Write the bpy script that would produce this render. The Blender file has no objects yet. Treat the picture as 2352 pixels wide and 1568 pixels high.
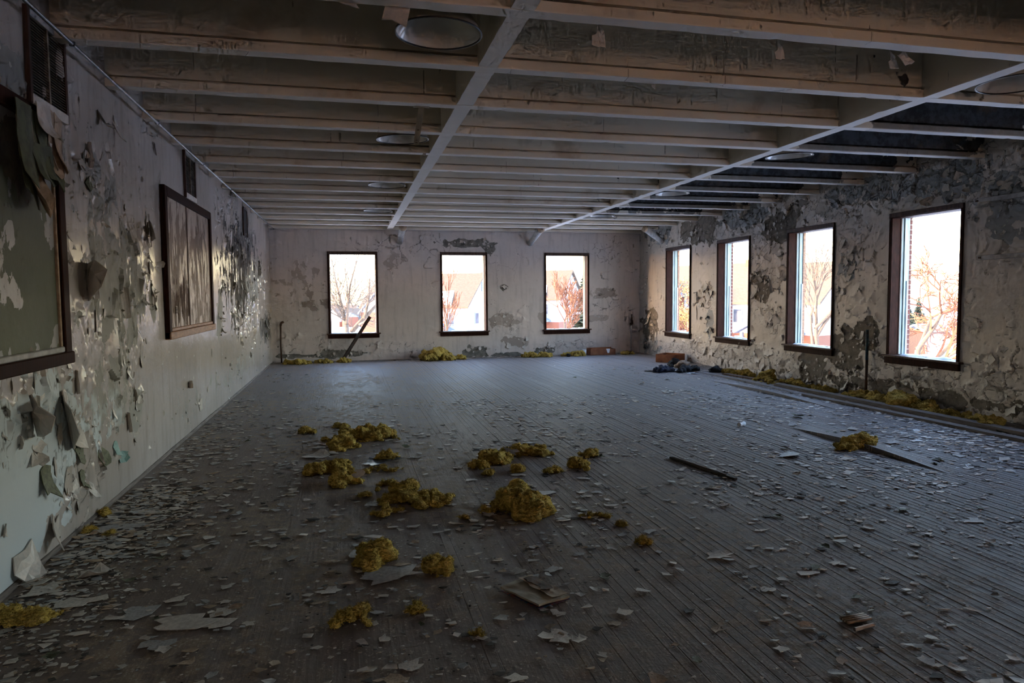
import bpy, bmesh, math, random
import numpy as np
from mathutils import Vector, Matrix, noise as mnoise

# ------------------------------------------------------------------ camera, sky, sun, exposure
SC = bpy.context.scene
COL = SC.collection
FPX, YAW, PITCH, ROLL = 1590.31, .2312, .0653, -.0077      # solved from the photograph's straight edges
EYE = np.array([0., 0., 1.60])
_cy, _sy, _cp, _sp = math.cos(YAW), math.sin(YAW), math.cos(PITCH), math.sin(PITCH)
CF = np.array([_sy*_cp, _cy*_cp, -_sp]); CR = np.array([_cy, -_sy, 0.]); CU = np.cross(CR, CF)
CR, CU = CR*math.cos(ROLL)+CU*math.sin(ROLL), -CR*math.sin(ROLL)+CU*math.cos(ROLL)
cam = bpy.data.cameras.new('camera'); cam.sensor_fit = 'HORIZONTAL'; cam.sensor_width = 36
cam.lens = 36*FPX/2352; cam.clip_start = .05; cam.clip_end = 900
camo = bpy.data.objects.new('camera', cam); COL.objects.link(camo)
camo.matrix_world = Matrix([[CR[i], CU[i], -CF[i], EYE[i]] for i in range(3)]+[[0, 0, 0, 1]])
SC.camera = camo

SUN_DIR = Vector((-.955, .215, .235)).normalized()          # towards the sun: low, off to the left, just past the far wall's plane
world = bpy.data.worlds.new('sky'); SC.world = world; world.use_nodes = True
wn = world.node_tree; wn.nodes.clear()
sky = wn.nodes.new('ShaderNodeTexSky'); sky.sky_type = 'NISHITA'; sky.sun_disc = False
sky.sun_elevation = math.asin(SUN_DIR.z); sky.sun_rotation = math.atan2(SUN_DIR.x, SUN_DIR.y)
sky.air_density = 1.3; sky.dust_density = 1.4; sky.ozone_density = 1.6
bg = wn.nodes.new('ShaderNodeBackground'); bg.inputs['Strength'].default_value = 1.0
wo = wn.nodes.new('ShaderNodeOutputWorld')
tint = wn.nodes.new('ShaderNodeMix'); tint.data_type = 'RGBA'; tint.blend_type = 'MULTIPLY'; tint.inputs[0].default_value = 1; tint.inputs[7].default_value = (1.04, .965, 1.07, 1)
wn.links.new(sky.outputs[0], tint.inputs[6]); wn.links.new(tint.outputs[2], bg.inputs[0]); wn.links.new(bg.outputs[0], wo.inputs[0])
sun = bpy.data.lights.new('sun', 'SUN'); sun.energy = 4.2; sun.color = (1, .66, .36); sun.angle = .009
suno = bpy.data.objects.new('sun', sun); COL.objects.link(suno)
suno.rotation_euler = SUN_DIR.to_track_quat('Z', 'Y').to_euler()
SC.view_settings.view_transform = 'Standard'; SC.view_settings.look = 'None'
SC.view_settings.gamma = 1; SC.view_settings.use_curve_mapping = False
SC.view_settings.exposure = 1.68
SC.cycles.use_denoising = True
SC.cycles.max_bounces = 6; SC.cycles.diffuse_bounces = 4; SC.cycles.glossy_bounces = 2
SC.cycles.adaptive_threshold = .05; SC.cycles.adaptive_min_samples = 12
SC.cycles.caustics_reflective = False; SC.cycles.caustics_refractive = False

# ------------------------------------------------------------------ the room's measures (metres; floor z = 0)
XL, XR, YF, YB = -1.853, 7.892, 17.986, -6.0
ZJ, ZC = 3.30, 3.80                                          # underside of the joists, ceiling slab
def ray(u, v): return CF + CR*(u-1176)/FPX - CU*(v-784)/FPX
def hit(u, v, ax, val):
    d = ray(u, v); return EYE + d*(val-EYE[ax])/d[ax]
def onL(u, v): p = hit(u, v, 0, XL); return p[1], p[2]       # on the left wall -> (y, z)
def onR(u, v): p = hit(u, v, 0, XR); return p[1], p[2]
def onF(u, v): p = hit(u, v, 1, YF); return p[0], p[2]       # on the far wall -> (x, z)
def onG(u, v, z=0.): p = hit(u, v, 2, z); return p[0], p[1]  # on the floor -> (x, y)
rng = random.Random(7); nr = np.random.default_rng(7)

# ------------------------------------------------------------------ helpers: objects, tags, meshes
def tag(o, label=None, cat=None, group=None, kind=None):
    if label: o['label'] = label
    if cat: o['category'] = cat
    if group: o['group'] = group
    if kind: o['kind'] = kind
    return o
def link(name, me, parent=None, loc=None):
    o = bpy.data.objects.new(name, me); COL.objects.link(o)
    if parent is not None: o.parent = parent
    if loc is not None: o.location = loc
    return o
def empty(name, loc=(0, 0, 0), rz=0.):
    o = link(name, None, None, loc); o.rotation_euler = (0, 0, rz); o.empty_display_size = .1; return o
class MB:
    def __init__(s): s.v = []; s.f = []
    def add(s, vs, fs):
        b = len(s.v); s.v += [tuple(map(float, q)) for q in vs]; s.f += [tuple(b+i for i in f) for f in fs]; return s
    def box(s, x0, x1, y0, y1, z0, z1):
        return s.add([(x0, y0, z0), (x1, y0, z0), (x1, y1, z0), (x0, y1, z0), (x0, y0, z1), (x1, y0, z1), (x1, y1, z1), (x0, y1, z1)],
                     [(0, 3, 2, 1), (4, 5, 6, 7), (0, 1, 5, 4), (1, 2, 6, 5), (2, 3, 7, 6), (3, 0, 4, 7)])
    def bar(s, a, b, w, h, up=(0, 0, 1)):                    # a rectangular bar from a to b
        a, b = Vector(a), Vector(b); d = (b-a).normalized(); r = d.cross(Vector(up))
        if r.length < 1e-4: r = d.cross(Vector((1, 0, 0)))
        r.normalize(); u = r.cross(d)
        vs = [p+r*i*w/2+u*j*h/2 for p in (a, b) for i, j in ((-1, -1), (1, -1), (1, 1), (-1, 1))]
        return s.add(vs, [(3, 2, 1, 0), (4, 5, 6, 7), (0, 1, 5, 4), (1, 2, 6, 5), (2, 3, 7, 6), (3, 0, 4, 7)])
    def tube(s, pts, rad, n=8, cap=True):
        pts = [Vector(p) for p in pts]; rs = rad if isinstance(rad, (list, tuple)) else [rad]*len(pts)
        ring = []; ref = Vector((0, 0, 1))
        for i, p in enumerate(pts):
            d = (pts[min(i+1, len(pts)-1)]-pts[max(i-1, 0)]).normalized()
            if abs(d.dot(ref)) > .95: ref = Vector((1, 0, 0)) if abs(d.x) < .9 else Vector((0, 1, 0))
            a = d.cross(ref).normalized(); b = a.cross(d); ref = b
            ring.append([p+(a*math.cos(2*math.pi*k/n)+b*math.sin(2*math.pi*k/n))*rs[i] for k in range(n)])
        vs = [q for r in ring for q in r]; fs = []
        for i in range(len(pts)-1):
            for k in range(n):
                fs.append((i*n+k, i*n+(k+1) % n, (i+1)*n+(k+1) % n, (i+1)*n+k))
        if cap and n > 2: fs += [tuple(reversed(range(n))), tuple(range(len(vs)-n, len(vs)))]
        return s.add(vs, fs)
    def lathe(s, prof, n=32, c=(0, 0, 0)):
        vs = [(c[0]+r*math.cos(2*math.pi*k/n), c[1]+r*math.sin(2*math.pi*k/n), c[2]+z) for r, z in prof for k in range(n)]
        fs = [(i*n+k, i*n+(k+1) % n, (i+1)*n+(k+1) % n, (i+1)*n+k) for i in range(len(prof)-1) for k in range(n)]
        return s.add(vs, fs)
    def mesh(s, name, m, smooth=False, bevel=0.):
        me = bpy.data.meshes.new(name); me.from_pydata(s.v, [], s.f); me.materials.append(m)
        if bevel:
            bm = bmesh.new(); bm.from_mesh(me)
            bmesh.ops.bevel(bm, geom=list(bm.edges), offset=bevel, segments=1, affect='EDGES'); bm.to_mesh(me); bm.free()
        if smooth: me.polygons.foreach_set('use_smooth', [True]*len(me.polygons))
        me.update(); return me
    def build(s, name, m, parent=None, smooth=False, bevel=0., loc=None):
        return link(name, s.mesh(name, m, smooth, bevel), parent, loc)

# ------------------------------------------------------------------ numpy noise
def _hash(ix, iy, seed):
    h = (ix.astype(np.int64)*374761393 + iy.astype(np.int64)*668265263 + seed*1442695041) & 0xffffffff
    h = ((h ^ (h >> 13))*1274126177) & 0xffffffff
    return ((h ^ (h >> 16)) & 0xffff)/65535.
def vnoise(x, y, seed=0):
    ix, iy = np.floor(x), np.floor(y); fx, fy = x-ix, y-iy
    fx = fx*fx*(3-2*fx); fy = fy*fy*(3-2*fy)
    a, b, c, d = _hash(ix, iy, seed), _hash(ix+1, iy, seed), _hash(ix, iy+1, seed), _hash(ix+1, iy+1, seed)
    return (a*(1-fx)+b*fx)*(1-fy)+(c*(1-fx)+d*fx)*fy
def fbm(x, y, seed=0, oct=4):
    t = np.zeros_like(x, dtype=float); a = .5
    for o in range(oct): t += a*vnoise(x*2**o, y*2**o, seed+o*17); a *= .5
    return t/(1-.5**oct)

def plates(A, Z, ca, cz, w2, seed, amp):
    """Lifted scales of paint: warped Voronoi plates, each tipped or curled away from the wall along one side."""
    wa = (fbm(A*3.1, Z*3.1, seed+71, 3)-.5)*.9; wz = (fbm(A*3.1, Z*3.1, seed+83, 3)-.5)*.9
    a, z = A/ca+wa, Z/cz+wz; ia, iz = np.floor(a), np.floor(z)
    f1 = np.full(A.shape, 9.); f2 = f1.copy(); la = np.zeros(A.shape); lz = la.copy(); r = [la.copy() for _ in range(3)]
    for i in (-1, 0, 1):
        for j in (-1, 0, 1):
            ca_, cz_ = ia+i, iz+j
            da = a-(ca_+_hash(ca_, cz_, seed+1)); dz = z-(cz_+_hash(ca_, cz_, seed+2)); d = np.sqrt(da*da+dz*dz)
            n = d < f1; f2 = np.where(n, f1, np.minimum(f2, d)); la = np.where(n, da, la); lz = np.where(n, dz, lz)
            for q in range(3): r[q] = np.where(n, _hash(ca_, cz_, seed+11+q), r[q])
            f1 = np.where(n, d, f1)
    th = r[0]*2*np.pi; s = la*np.cos(th)+lz*np.sin(th)
    on = np.clip((w2*1.15-r[2])*6, 0, 1)
    d = np.clip(s+.25, 0, 1.2)**1.7*amp*(.25+1.1*r[1]**2)+.10*amp*(r[0]-.5)
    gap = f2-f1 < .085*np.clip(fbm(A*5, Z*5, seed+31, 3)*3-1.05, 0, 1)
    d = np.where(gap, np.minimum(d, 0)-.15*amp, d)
    return d*on, gap*on

# ------------------------------------------------------------------ procedural materials
class MT:
    def __init__(s, name):
        s.m = bpy.data.materials.new(name); s.m.use_nodes = True; s.t = s.m.node_tree
        s.b = s.t.nodes['Principled BSDF']; s.out = s.t.nodes['Material Output']
    def node(s, ty, props=None, **ins):
        n = s.t.nodes.new('ShaderNode'+ty)
        for k, v in (props or {}).items(): setattr(n, k, v)
        for k, v in ins.items():
            k = k.replace('_', ' ')
            s.put(n.inputs[k], v)
        return n
    def put(s, sock, v):
        if isinstance(v, bpy.types.NodeSocket): s.t.links.new(v, sock)
        elif v is not None:
            if sock.type == 'RGBA' and len(v) == 3: v = (*v, 1)
            sock.default_value = v
    def math(s, op, a, b=None, c=None, clamp=False):
        n = s.t.nodes.new('ShaderNodeMath'); n.operation = op; n.use_clamp = clamp
        for i, v in enumerate((a, b, c)):
            if v is not None: s.put(n.inputs[i], v)
        return n.outputs[0]
    def mix(s, f, a, b, mode='MIX'):
        n = s.t.nodes.new('ShaderNodeMix'); n.data_type = 'RGBA'; n.blend_type = mode
        s.put(n.inputs[0], f); s.put(n.inputs[6], a); s.put(n.inputs[7], b); return n.outputs[2]
    def lerp(s, f, a, b):
        n = s.t.nodes.new('ShaderNodeMix'); n.data_type = 'FLOAT'
        s.put(n.inputs[0], f); s.put(n.inputs[2], a); s.put(n.inputs[3], b); return n.outputs[0]
    def step(s, x, lo, hi, a=0., b=1.):
        n = s.t.nodes.new('ShaderNodeMapRange'); n.interpolation_type = 'SMOOTHSTEP'
        for i, v in enumerate((x, lo, hi, a, b)): s.put(n.inputs[i], v)
        return n.outputs[0]
    def pos(s, scale=(1, 1, 1)):
        g = s.node('NewGeometry').outputs['Position']
        return s.node('Mapping', Vector=g, Scale=scale).outputs[0]
    def objco(s, scale=(1, 1, 1)):
        g = s.node('TexCoord').outputs['Object']
        return s.node('Mapping', Vector=g, Scale=scale).outputs[0]
    def flat(s, a, sa=1., sb=1.):                            # 2-D coordinates: (x or y, z) on walls, (x, y) on floors
        x = s.node('SeparateXYZ', None, Vector=s.node('NewGeometry').outputs['Position']).outputs
        i, j = {'y': (1, 2), 'x': (0, 2), 'f': (0, 1)}[a]
        c = s.node('CombineXYZ'); s.put(c.inputs[0], x[i]); s.put(c.inputs[1], x[j])
        return s.node('Mapping', None, Vector=c.outputs[0], Scale=(sa, sb, 1)).outputs[0]
    def noise2(s, vec, scale, detail=3, rough=.6):
        return s.node('TexNoise', {'noise_dimensions': '2D'}, Vector=vec, Scale=scale, Detail=detail, Roughness=rough).outputs[0]
    def noise(s, vec, scale, detail=5, rough=.55, dist=0.):
        return s.node('TexNoise', None, Vector=vec, Scale=scale, Detail=detail, Roughness=rough, Distortion=dist).outputs[0]
    def voro(s, vec, scale, feature='F1', rand=1.):
        return s.node('TexVoronoi', {'feature': feature, 'voronoi_dimensions': '2D'}, Vector=vec, Scale=scale, Randomness=rand)
    def sepc(s, col): return s.node('SeparateColor', None, Color=col).outputs
    def bump(s, h, strength=.5, dist=.01, nrm=None):
        n = s.node('Bump', None, Height=h, Strength=strength, Distance=dist)
        if nrm is not None: s.t.links.new(nrm, n.inputs['Normal'])
        return n.outputs[0]
    def fin(s, col=None, rough=None, nrm=None, metal=None, spec=None, emis=None):
        for k, v in (('Base Color', col), ('Roughness', rough), ('Normal', nrm), ('Metallic', metal), ('Specular IOR Level', spec)):
            if v is not None: s.put(s.b.inputs[k], v)
        return s.m

def mat_simple(name, c1, c2, scale=8, rough=.6, bump=.2, dist=.004, stretch=(1, 1, 1), metal=0., spec=.5, detail=3):
    t = MT(name); p = t.objco(stretch); n = t.noise(p, scale, detail, .6)
    f = t.step(n, .35, .65); col = t.mix(f, c1, c2)
    return t.fin(col, t.lerp(n, rough-.1, rough+.1), t.bump(n, bump, dist), metal, spec)

def mat_wall(name, along, paint, paint2, under, deep, rough=.3, streak=1., plate=3.4, spec=.5, lvl=1., under2=None, cell=8., pale=.62, ws=5.):
    """Old paint over undercoat over plaster.  The mesh attribute 'wear' says where each layer has gone:
    R paint off, G plaster bare, B cracked, A which undercoat shows."""
    t = MT(name)
    P = t.flat(along); PS = t.flat(along, 1., streak)
    at = t.node('Attribute', {'attribute_name': 'wear'})
    w = t.sepc(at.outputs['Color']); wa = at.outputs['Alpha']
    warp = t.node('TexNoise', {'noise_dimensions': '2D'}, Vector=PS, Scale=ws, Detail=4, Roughness=.65).outputs['Color']
    nd = t.node('VectorMath', {'operation': 'MULTIPLY_ADD'}); PW = nd.outputs[0]
    t.put(nd.inputs[0], warp); nd.inputs[1].default_value = (1.1/ws,)*3; t.t.links.new(PS, nd.inputs[2])
    wr = t.sepc(warp)
    rc = t.sepc(t.voro(PW, cell).outputs['Color'])
    def gone(field, rnd, ns):
        v = t.math('MULTIPLY_ADD', rnd, .30, t.math('MULTIPLY_ADD', ns, .95, -.625))
        return t.step(t.math('ADD', field, v), .49, .515)
    m1 = gone(w[0], rc[0], wr[0])
    m2e = gone(w[1], rc[1], wr[1])
    ve = t.voro(PW, plate, 'DISTANCE_TO_EDGE').outputs['Distance']
    big = t.noise2(P, .6, 2, .5)
    gate = t.step(t.math('MULTIPLY_ADD', big, 1.5, t.math('MULTIPLY_ADD', w[2], .7, -1.1)), .0, .2)
    crk = t.math('MULTIPLY', t.step(ve, .002, .012, 1, 0), gate)
    mid = t.noise2(P, 7, 3, .6)
    fine = t.noise2(PS, 30, 1, .65)
    h = t.math('MULTIPLY', t.math('SUBTRACT', 1, m1), .35)
    h = t.math('ADD', h, t.math('MULTIPLY', t.math('SUBTRACT', 1, m2e), .6))
    h = t.math('SUBTRACT', h, t.math('MULTIPLY', crk, .5))
    h = t.math('MULTIPLY_ADD', fine, t.lerp(m2e, .015, .35), h)
    h = t.math('MULTIPLY_ADD', mid, .45, h)
    h = t.math('MULTIPLY_ADD', t.math('MULTIPLY', rc[2], gate), .35, h)
    nrm = t.bump(h, .9*lvl, .014)
    c = t.mix(t.step(big, .38, .62), paint, paint2)
    c = t.mix(t.math('MULTIPLY', t.step(mid, .5, .75), .3), c, tuple(q*.74 for q in paint))
    streakn = t.noise2(t.flat(along, 1., .12), 9, 2, .6)
    c = t.mix(t.math('MULTIPLY', t.step(streakn, .48, .78), .35), c, tuple(q*.55 for q in paint2))
    u = t.mix(t.step(big, .4, .6), under, tuple(q*.75 for q in under))
    if under2: u = t.mix(wa, u, under2)
    c = t.mix(m1, c, u)
    d = t.mix(t.step(mid, .35, .65), deep, tuple(q*pale for q in deep))
    c = t.mix(m2e, c, d)
    ck = t.node('Attribute', {'attribute_name': 'crack_shade'}).outputs['Fac']
    c = t.mix(t.math('MULTIPLY', crk, .55), c, (.07, .06, .05))
    c = t.mix(t.math('MULTIPLY', t.step(ck, .35, .95), .6), c, (.075, .066, .056))  # gaps between lifted plates coloured dark in place of real shade
    r = t.lerp(m1, t.lerp(mid, rough-.02, rough+.10), .62); r = t.lerp(m2e, r, .9)
    return t.fin(c, r, nrm, spec=spec)

M = {}
M['brown'] = mat_simple('dark_varnished_wood', (.017, .007, .005), (.036, .014, .010), 14, .5, .25, .004, (6, 6, .6), 0., .03)
M['brown_worn'] = mat_simple('worn_varnished_wood', (.034, .015, .011), (.085, .042, .028), 9, .5, .4, .005, (3, 3, .5), 0., .25)
M['raw_wood'] = mat_simple('bare_orange_wood', (.30, .14, .065), (.17, .075, .04), 9, .5, .35, .004, (1, 1, 6))
M['grey_wood'] = mat_simple('weathered_grey_wood', (.17, .14, .12), (.09, .07, .06), 6, .75, .5, .005, (12, .8, 8))
M['black_wood'] = mat_simple('blackened_wood', (.022, .017, .015), (.045, .034, .028), 9, .7, .5, .005, (3, 3, 3))
M['teal'] = mat_simple('pale_teal_sash_paint', (.36, .45, .46), (.22, .28, .27), 7, .5, .4, .004, (5, 5, .5))
M['white_trim'] = mat_simple('white_trim_paint', (.66, .68, .70), (.48, .50, .52), 7, .5, .3, .003, (4, 4, .6))
M['brick'] = mat_simple('red_brick', (.22, .07, .05), (.13, .045, .035), 30, .85, .5, .004)
M['mortar'] = mat_simple('mortar', (.42, .38, .34), (.30, .27, .25), 30, .9, .4, .003)
M['frost'] = mat_simple('frost', (.86, .90, .95), (.75, .80, .88), 20, .6, .5, .006)
M['steel'] = mat_simple('galvanised_steel', (.30, .31, .33), (.20, .21, .22), 10, .36, .1, .001, (1, 1, 1), .85)
M['rust'] = mat_simple('rusted_iron', (.055, .038, .032), (.10, .05, .03), 25, .7, .5, .003, (1, 1, 1), .3)
M['tealpipe'] = mat_simple('flaking_teal_pipe_paint', (.015, .09, .13), (.03, .03, .035), 16, .5, .4, .003)
M['ventmetal'] = mat_simple('dirty_vent_metal', (.23, .19, .14), (.10, .06, .04), 18, .55, .3, .003)
M['dark'] = mat_simple('dark_void', (.008, .007, .006), (.015, .012, .010), 5, .95, .1)
M['enamel'] = mat_simple('white_lamp_enamel', (.66, .66, .64), (.56, .55, .52), 3, .14, .05, .001)
M['enamel_out'] = mat_simple('beige_painted_shade', (.40, .35, .27), (.30, .26, .20), 6, .5, .2)
M['blackrim'] = mat_simple('black_enamel_edge', (.012, .012, .013), (.03, .02, .018), 30, .4, .2)
M['chip'] = mat_simple('paint_chip', (.62, .57, .51), (.46, .42, .37), 14, .55, .3, .003)
M['chip_grey'] = mat_simple('grey_paint_chip', (.42, .42, .42), (.30, .29, .28), 14, .55, .3, .003)
M['chip_tan'] = mat_simple('tan_paint_chip', (.46, .34, .23), (.30, .21, .14), 14, .6, .3, .003)
M['chip_green'] = mat_simple('green_paint_chip', (.105, .115, .055), (.06, .065, .035), 12, .65, .3, .003)
M['chip_teal'] = mat_simple('teal_paint_chip', (.12, .27, .25), (.20, .32, .30), 12, .55, .3, .003)
M['cardboard'] = mat_simple('brown_box_board', (.34, .13, .05), (.24, .085, .035), 6, .6, .2)
M['paper'] = mat_simple('aged_paper', (.46, .42, .33), (.34, .29, .20), 8, .7, .3, .003)
M['navy'] = mat_simple('dark_blue_cloth', (.012, .020, .055), (.006, .008, .018), 9, .85, .6, .01)
M['blackcloth'] = mat_simple('black_cloth', (.014, .015, .018), (.006, .006, .007), 9, .85, .6, .01)
M['foil'] = mat_simple('dull_foil', (.20, .23, .28), (.03, .034, .045), 5, .42, .6, .01, (1, 1, 1), .2)
M['snow'] = mat_simple('snow', (.84, .87, .92), (.76, .80, .87), .2, .7, .3, .05)

def mat_insul():
    t = MT('yellow_mineral_wool'); p = t.pos()
    n = t.noise(p, 7, 3, .6); f = t.noise(p, 85, 2, .7); g = t.noise(t.pos((1, 1, 2.2)), 30, 3, .7, .8)
    c = t.mix(t.step(n, .36, .64), (.74, .54, .13), (.48, .34, .08))
    c = t.mix(t.math('MULTIPLY', t.step(g, .5, .72), .55), c, (.88, .68, .30))  # pale highlights painted on the raised tufts
    c = t.mix(t.math('MULTIPLY', t.step(g, .5, .3), .6), c, (.17, .10, .03))  # hollows of the wool painted dark, like shaded crevices
    h = t.math('MULTIPLY_ADD', f, .35, g)
    return t.fin(c, .95, t.bump(h, 1., .035), spec=.08)
M['wool'] = mat_insul()

def mat_floor():
    t = MT('worn_painted_floorboards'); p = t.flat('f')
    x = t.node('SeparateXYZ', None, Vector=p).outputs
    rnd = t.node('ObjectInfo').outputs['Random']
    grain = t.noise2(t.flat('f', 34, 1.2), 1.6, 2, .6)
    dust = t.noise2(p, 1.1, 4, .62); dust2 = t.noise2(p, 9, 4, .72); spk = t.noise2(p, 60, 1, .7)
    right = t.step(t.math('ADD', x[0], t.math('MULTIPLY_ADD', dust, 3.0, -1.5)), 1.4, 4.0)
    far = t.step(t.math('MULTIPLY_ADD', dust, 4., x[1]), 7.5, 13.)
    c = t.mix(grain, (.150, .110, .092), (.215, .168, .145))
    c = t.mix(t.math('MULTIPLY', right, .8), c, t.mix(grain, (.080, .078, .082), (.175, .170, .178)))
    c = t.mix(t.math('MULTIPLY', t.math('MULTIPLY', rnd, rnd), t.lerp(right, .18, .75)), c, (.085, .044, .038))
    c = t.mix(t.math('MULTIPLY', far, .6), c, (.21, .215, .235))  # far boards tinted blue-grey in place of the sky's sheen
    dm = t.math('MULTIPLY', t.step(dust, .36, .62), t.step(dust2, .42, .60))
    dm = t.math('MULTIPLY', dm, t.lerp(right, .8, .22))
    c = t.mix(dm, c, (.32, .245, .175))
    sp = t.math('MULTIPLY', t.step(spk, .60, .68), t.step(dust2, .44, .58))
    c = t.mix(t.math('MULTIPLY', sp, .75), c, (.44, .38, .30))
    ww = t.math('MULTIPLY', t.step(t.noise2(t.flat('f', 2.2, .28), 1.3, 3, .6), .58, .76), .28)    # pale scuffs along the grain
    c = t.mix(ww, c, (.38, .375, .39))
    r = t.lerp(dust2, .52, .78); r = t.math('MULTIPLY_ADD', dm, .3, r, clamp=True)
    h = t.math('ADD', t.math('MULTIPLY', grain, .4), t.math('MULTIPLY', dust2, 1.2))
    return t.fin(c, r, t.bump(h, .6, .006), spec=.5)
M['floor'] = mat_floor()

def mat_ceiling():
    t = MT('old_ceiling_paint'); p = t.pos(); x = t.node('SeparateXYZ', None, Vector=p).outputs
    n = t.noise(p, 2.4, 4, .66); m = t.noise(p, 11, 2, .65); big = t.noise(p, .7, 2, .5)
    c = t.mix(t.step(big, .35, .65), (.72, .665, .57), (.645, .59, .50))
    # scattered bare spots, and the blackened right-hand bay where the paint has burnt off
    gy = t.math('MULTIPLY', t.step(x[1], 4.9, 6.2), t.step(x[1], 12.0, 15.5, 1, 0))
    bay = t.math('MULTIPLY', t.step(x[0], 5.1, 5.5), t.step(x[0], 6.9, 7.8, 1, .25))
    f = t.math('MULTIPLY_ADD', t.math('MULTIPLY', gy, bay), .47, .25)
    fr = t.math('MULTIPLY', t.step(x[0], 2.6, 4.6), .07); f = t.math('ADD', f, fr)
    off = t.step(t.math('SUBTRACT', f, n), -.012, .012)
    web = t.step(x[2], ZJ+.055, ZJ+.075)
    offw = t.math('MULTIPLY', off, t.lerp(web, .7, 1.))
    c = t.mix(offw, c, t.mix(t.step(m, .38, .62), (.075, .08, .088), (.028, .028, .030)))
    stain = t.math('MULTIPLY', t.step(t.noise(p, 1.3, 5, .6), .58, .72), .5); c = t.mix(stain, c, (.30, .20, .11))
    # undersides mixed paler in colour, standing in for light bounced up off the floor
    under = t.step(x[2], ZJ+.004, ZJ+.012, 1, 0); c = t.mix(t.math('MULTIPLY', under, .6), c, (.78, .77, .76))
    cr = t.voro(t.pos((1, 1, 1)), 1.4, 'DISTANCE_TO_EDGE').outputs['Distance']
    crk = t.math('MULTIPLY', t.step(cr, .001, .005, 1, 0), t.step(n, .56, .60))
    c = t.mix(t.math('MULTIPLY', crk, .7), c, (.08, .06, .04))
    h = t.math('SUBTRACT', t.math('MULTIPLY_ADD', m, .35, t.math('MULTIPLY', n, .3)), t.math('MULTIPLY_ADD', off, .7, crk))
    return t.fin(c, t.lerp(off, .62, .9), t.bump(h, .55, .008), spec=.35)
M['ceil'] = mat_ceiling()

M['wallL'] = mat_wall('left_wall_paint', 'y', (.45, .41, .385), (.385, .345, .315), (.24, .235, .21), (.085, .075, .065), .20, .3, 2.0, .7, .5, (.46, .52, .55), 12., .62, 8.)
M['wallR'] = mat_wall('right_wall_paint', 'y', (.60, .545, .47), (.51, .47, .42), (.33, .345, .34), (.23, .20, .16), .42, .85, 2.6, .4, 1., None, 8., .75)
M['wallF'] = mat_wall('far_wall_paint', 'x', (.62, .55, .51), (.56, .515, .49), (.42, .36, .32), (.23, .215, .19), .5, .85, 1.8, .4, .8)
M['board'] = mat_wall('peeling_board_paint', 'y', (.42, .33, .255), (.36, .27, .20), (.17, .115, .08), (.10, .06, .045), .34, .16, 5, .5, .7, None, 22., .62, 15.)
M['board_green'] = mat_wall('peeling_green_board_paint', 'y', (.33, .33, .32), (.28, .285, .27), (.11, .125, .075), (.17, .15, .12), .34, .5, 4, .5, .7, None, 14., .62, 9.)

# ------------------------------------------------------------------ sheets with wear painted into a vertex attribute
def lin(a, b, step): return np.linspace(a, b, max(2, int(round((b-a)/step))+1))
def breaks(a0, a1, cuts, step):
    c = sorted({a0, a1, *[q for q in cuts if a0 < q < a1]}); out = []
    for p, q in zip(c, c[1:]): out += list(lin(p, q, step)[:-1])
    return np.array(out+[a1])
def wear_field(A, Z, patches, base, seed):
    w = np.zeros(A.shape+(4,)); w[..., :3] = base[:3]; w[..., 3] = base[3] if len(base) > 3 else 0
    j = (fbm(A*1.9, Z*1.9, seed, 4)-.5)*.9+(fbm(A*6.5, Z*6.5, seed+3, 4)-.5)*1.3
    for (a, z, ra, rz, ch, s, soft) in patches:
        d = np.sqrt(((A-a)/ra)**2+((Z-z)/rz)**2)+j
        v = s*np.clip((1.0-d)/soft+.5, 0, 1.15)
        w[..., ch] = np.maximum(w[..., ch], v)
    return w
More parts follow.
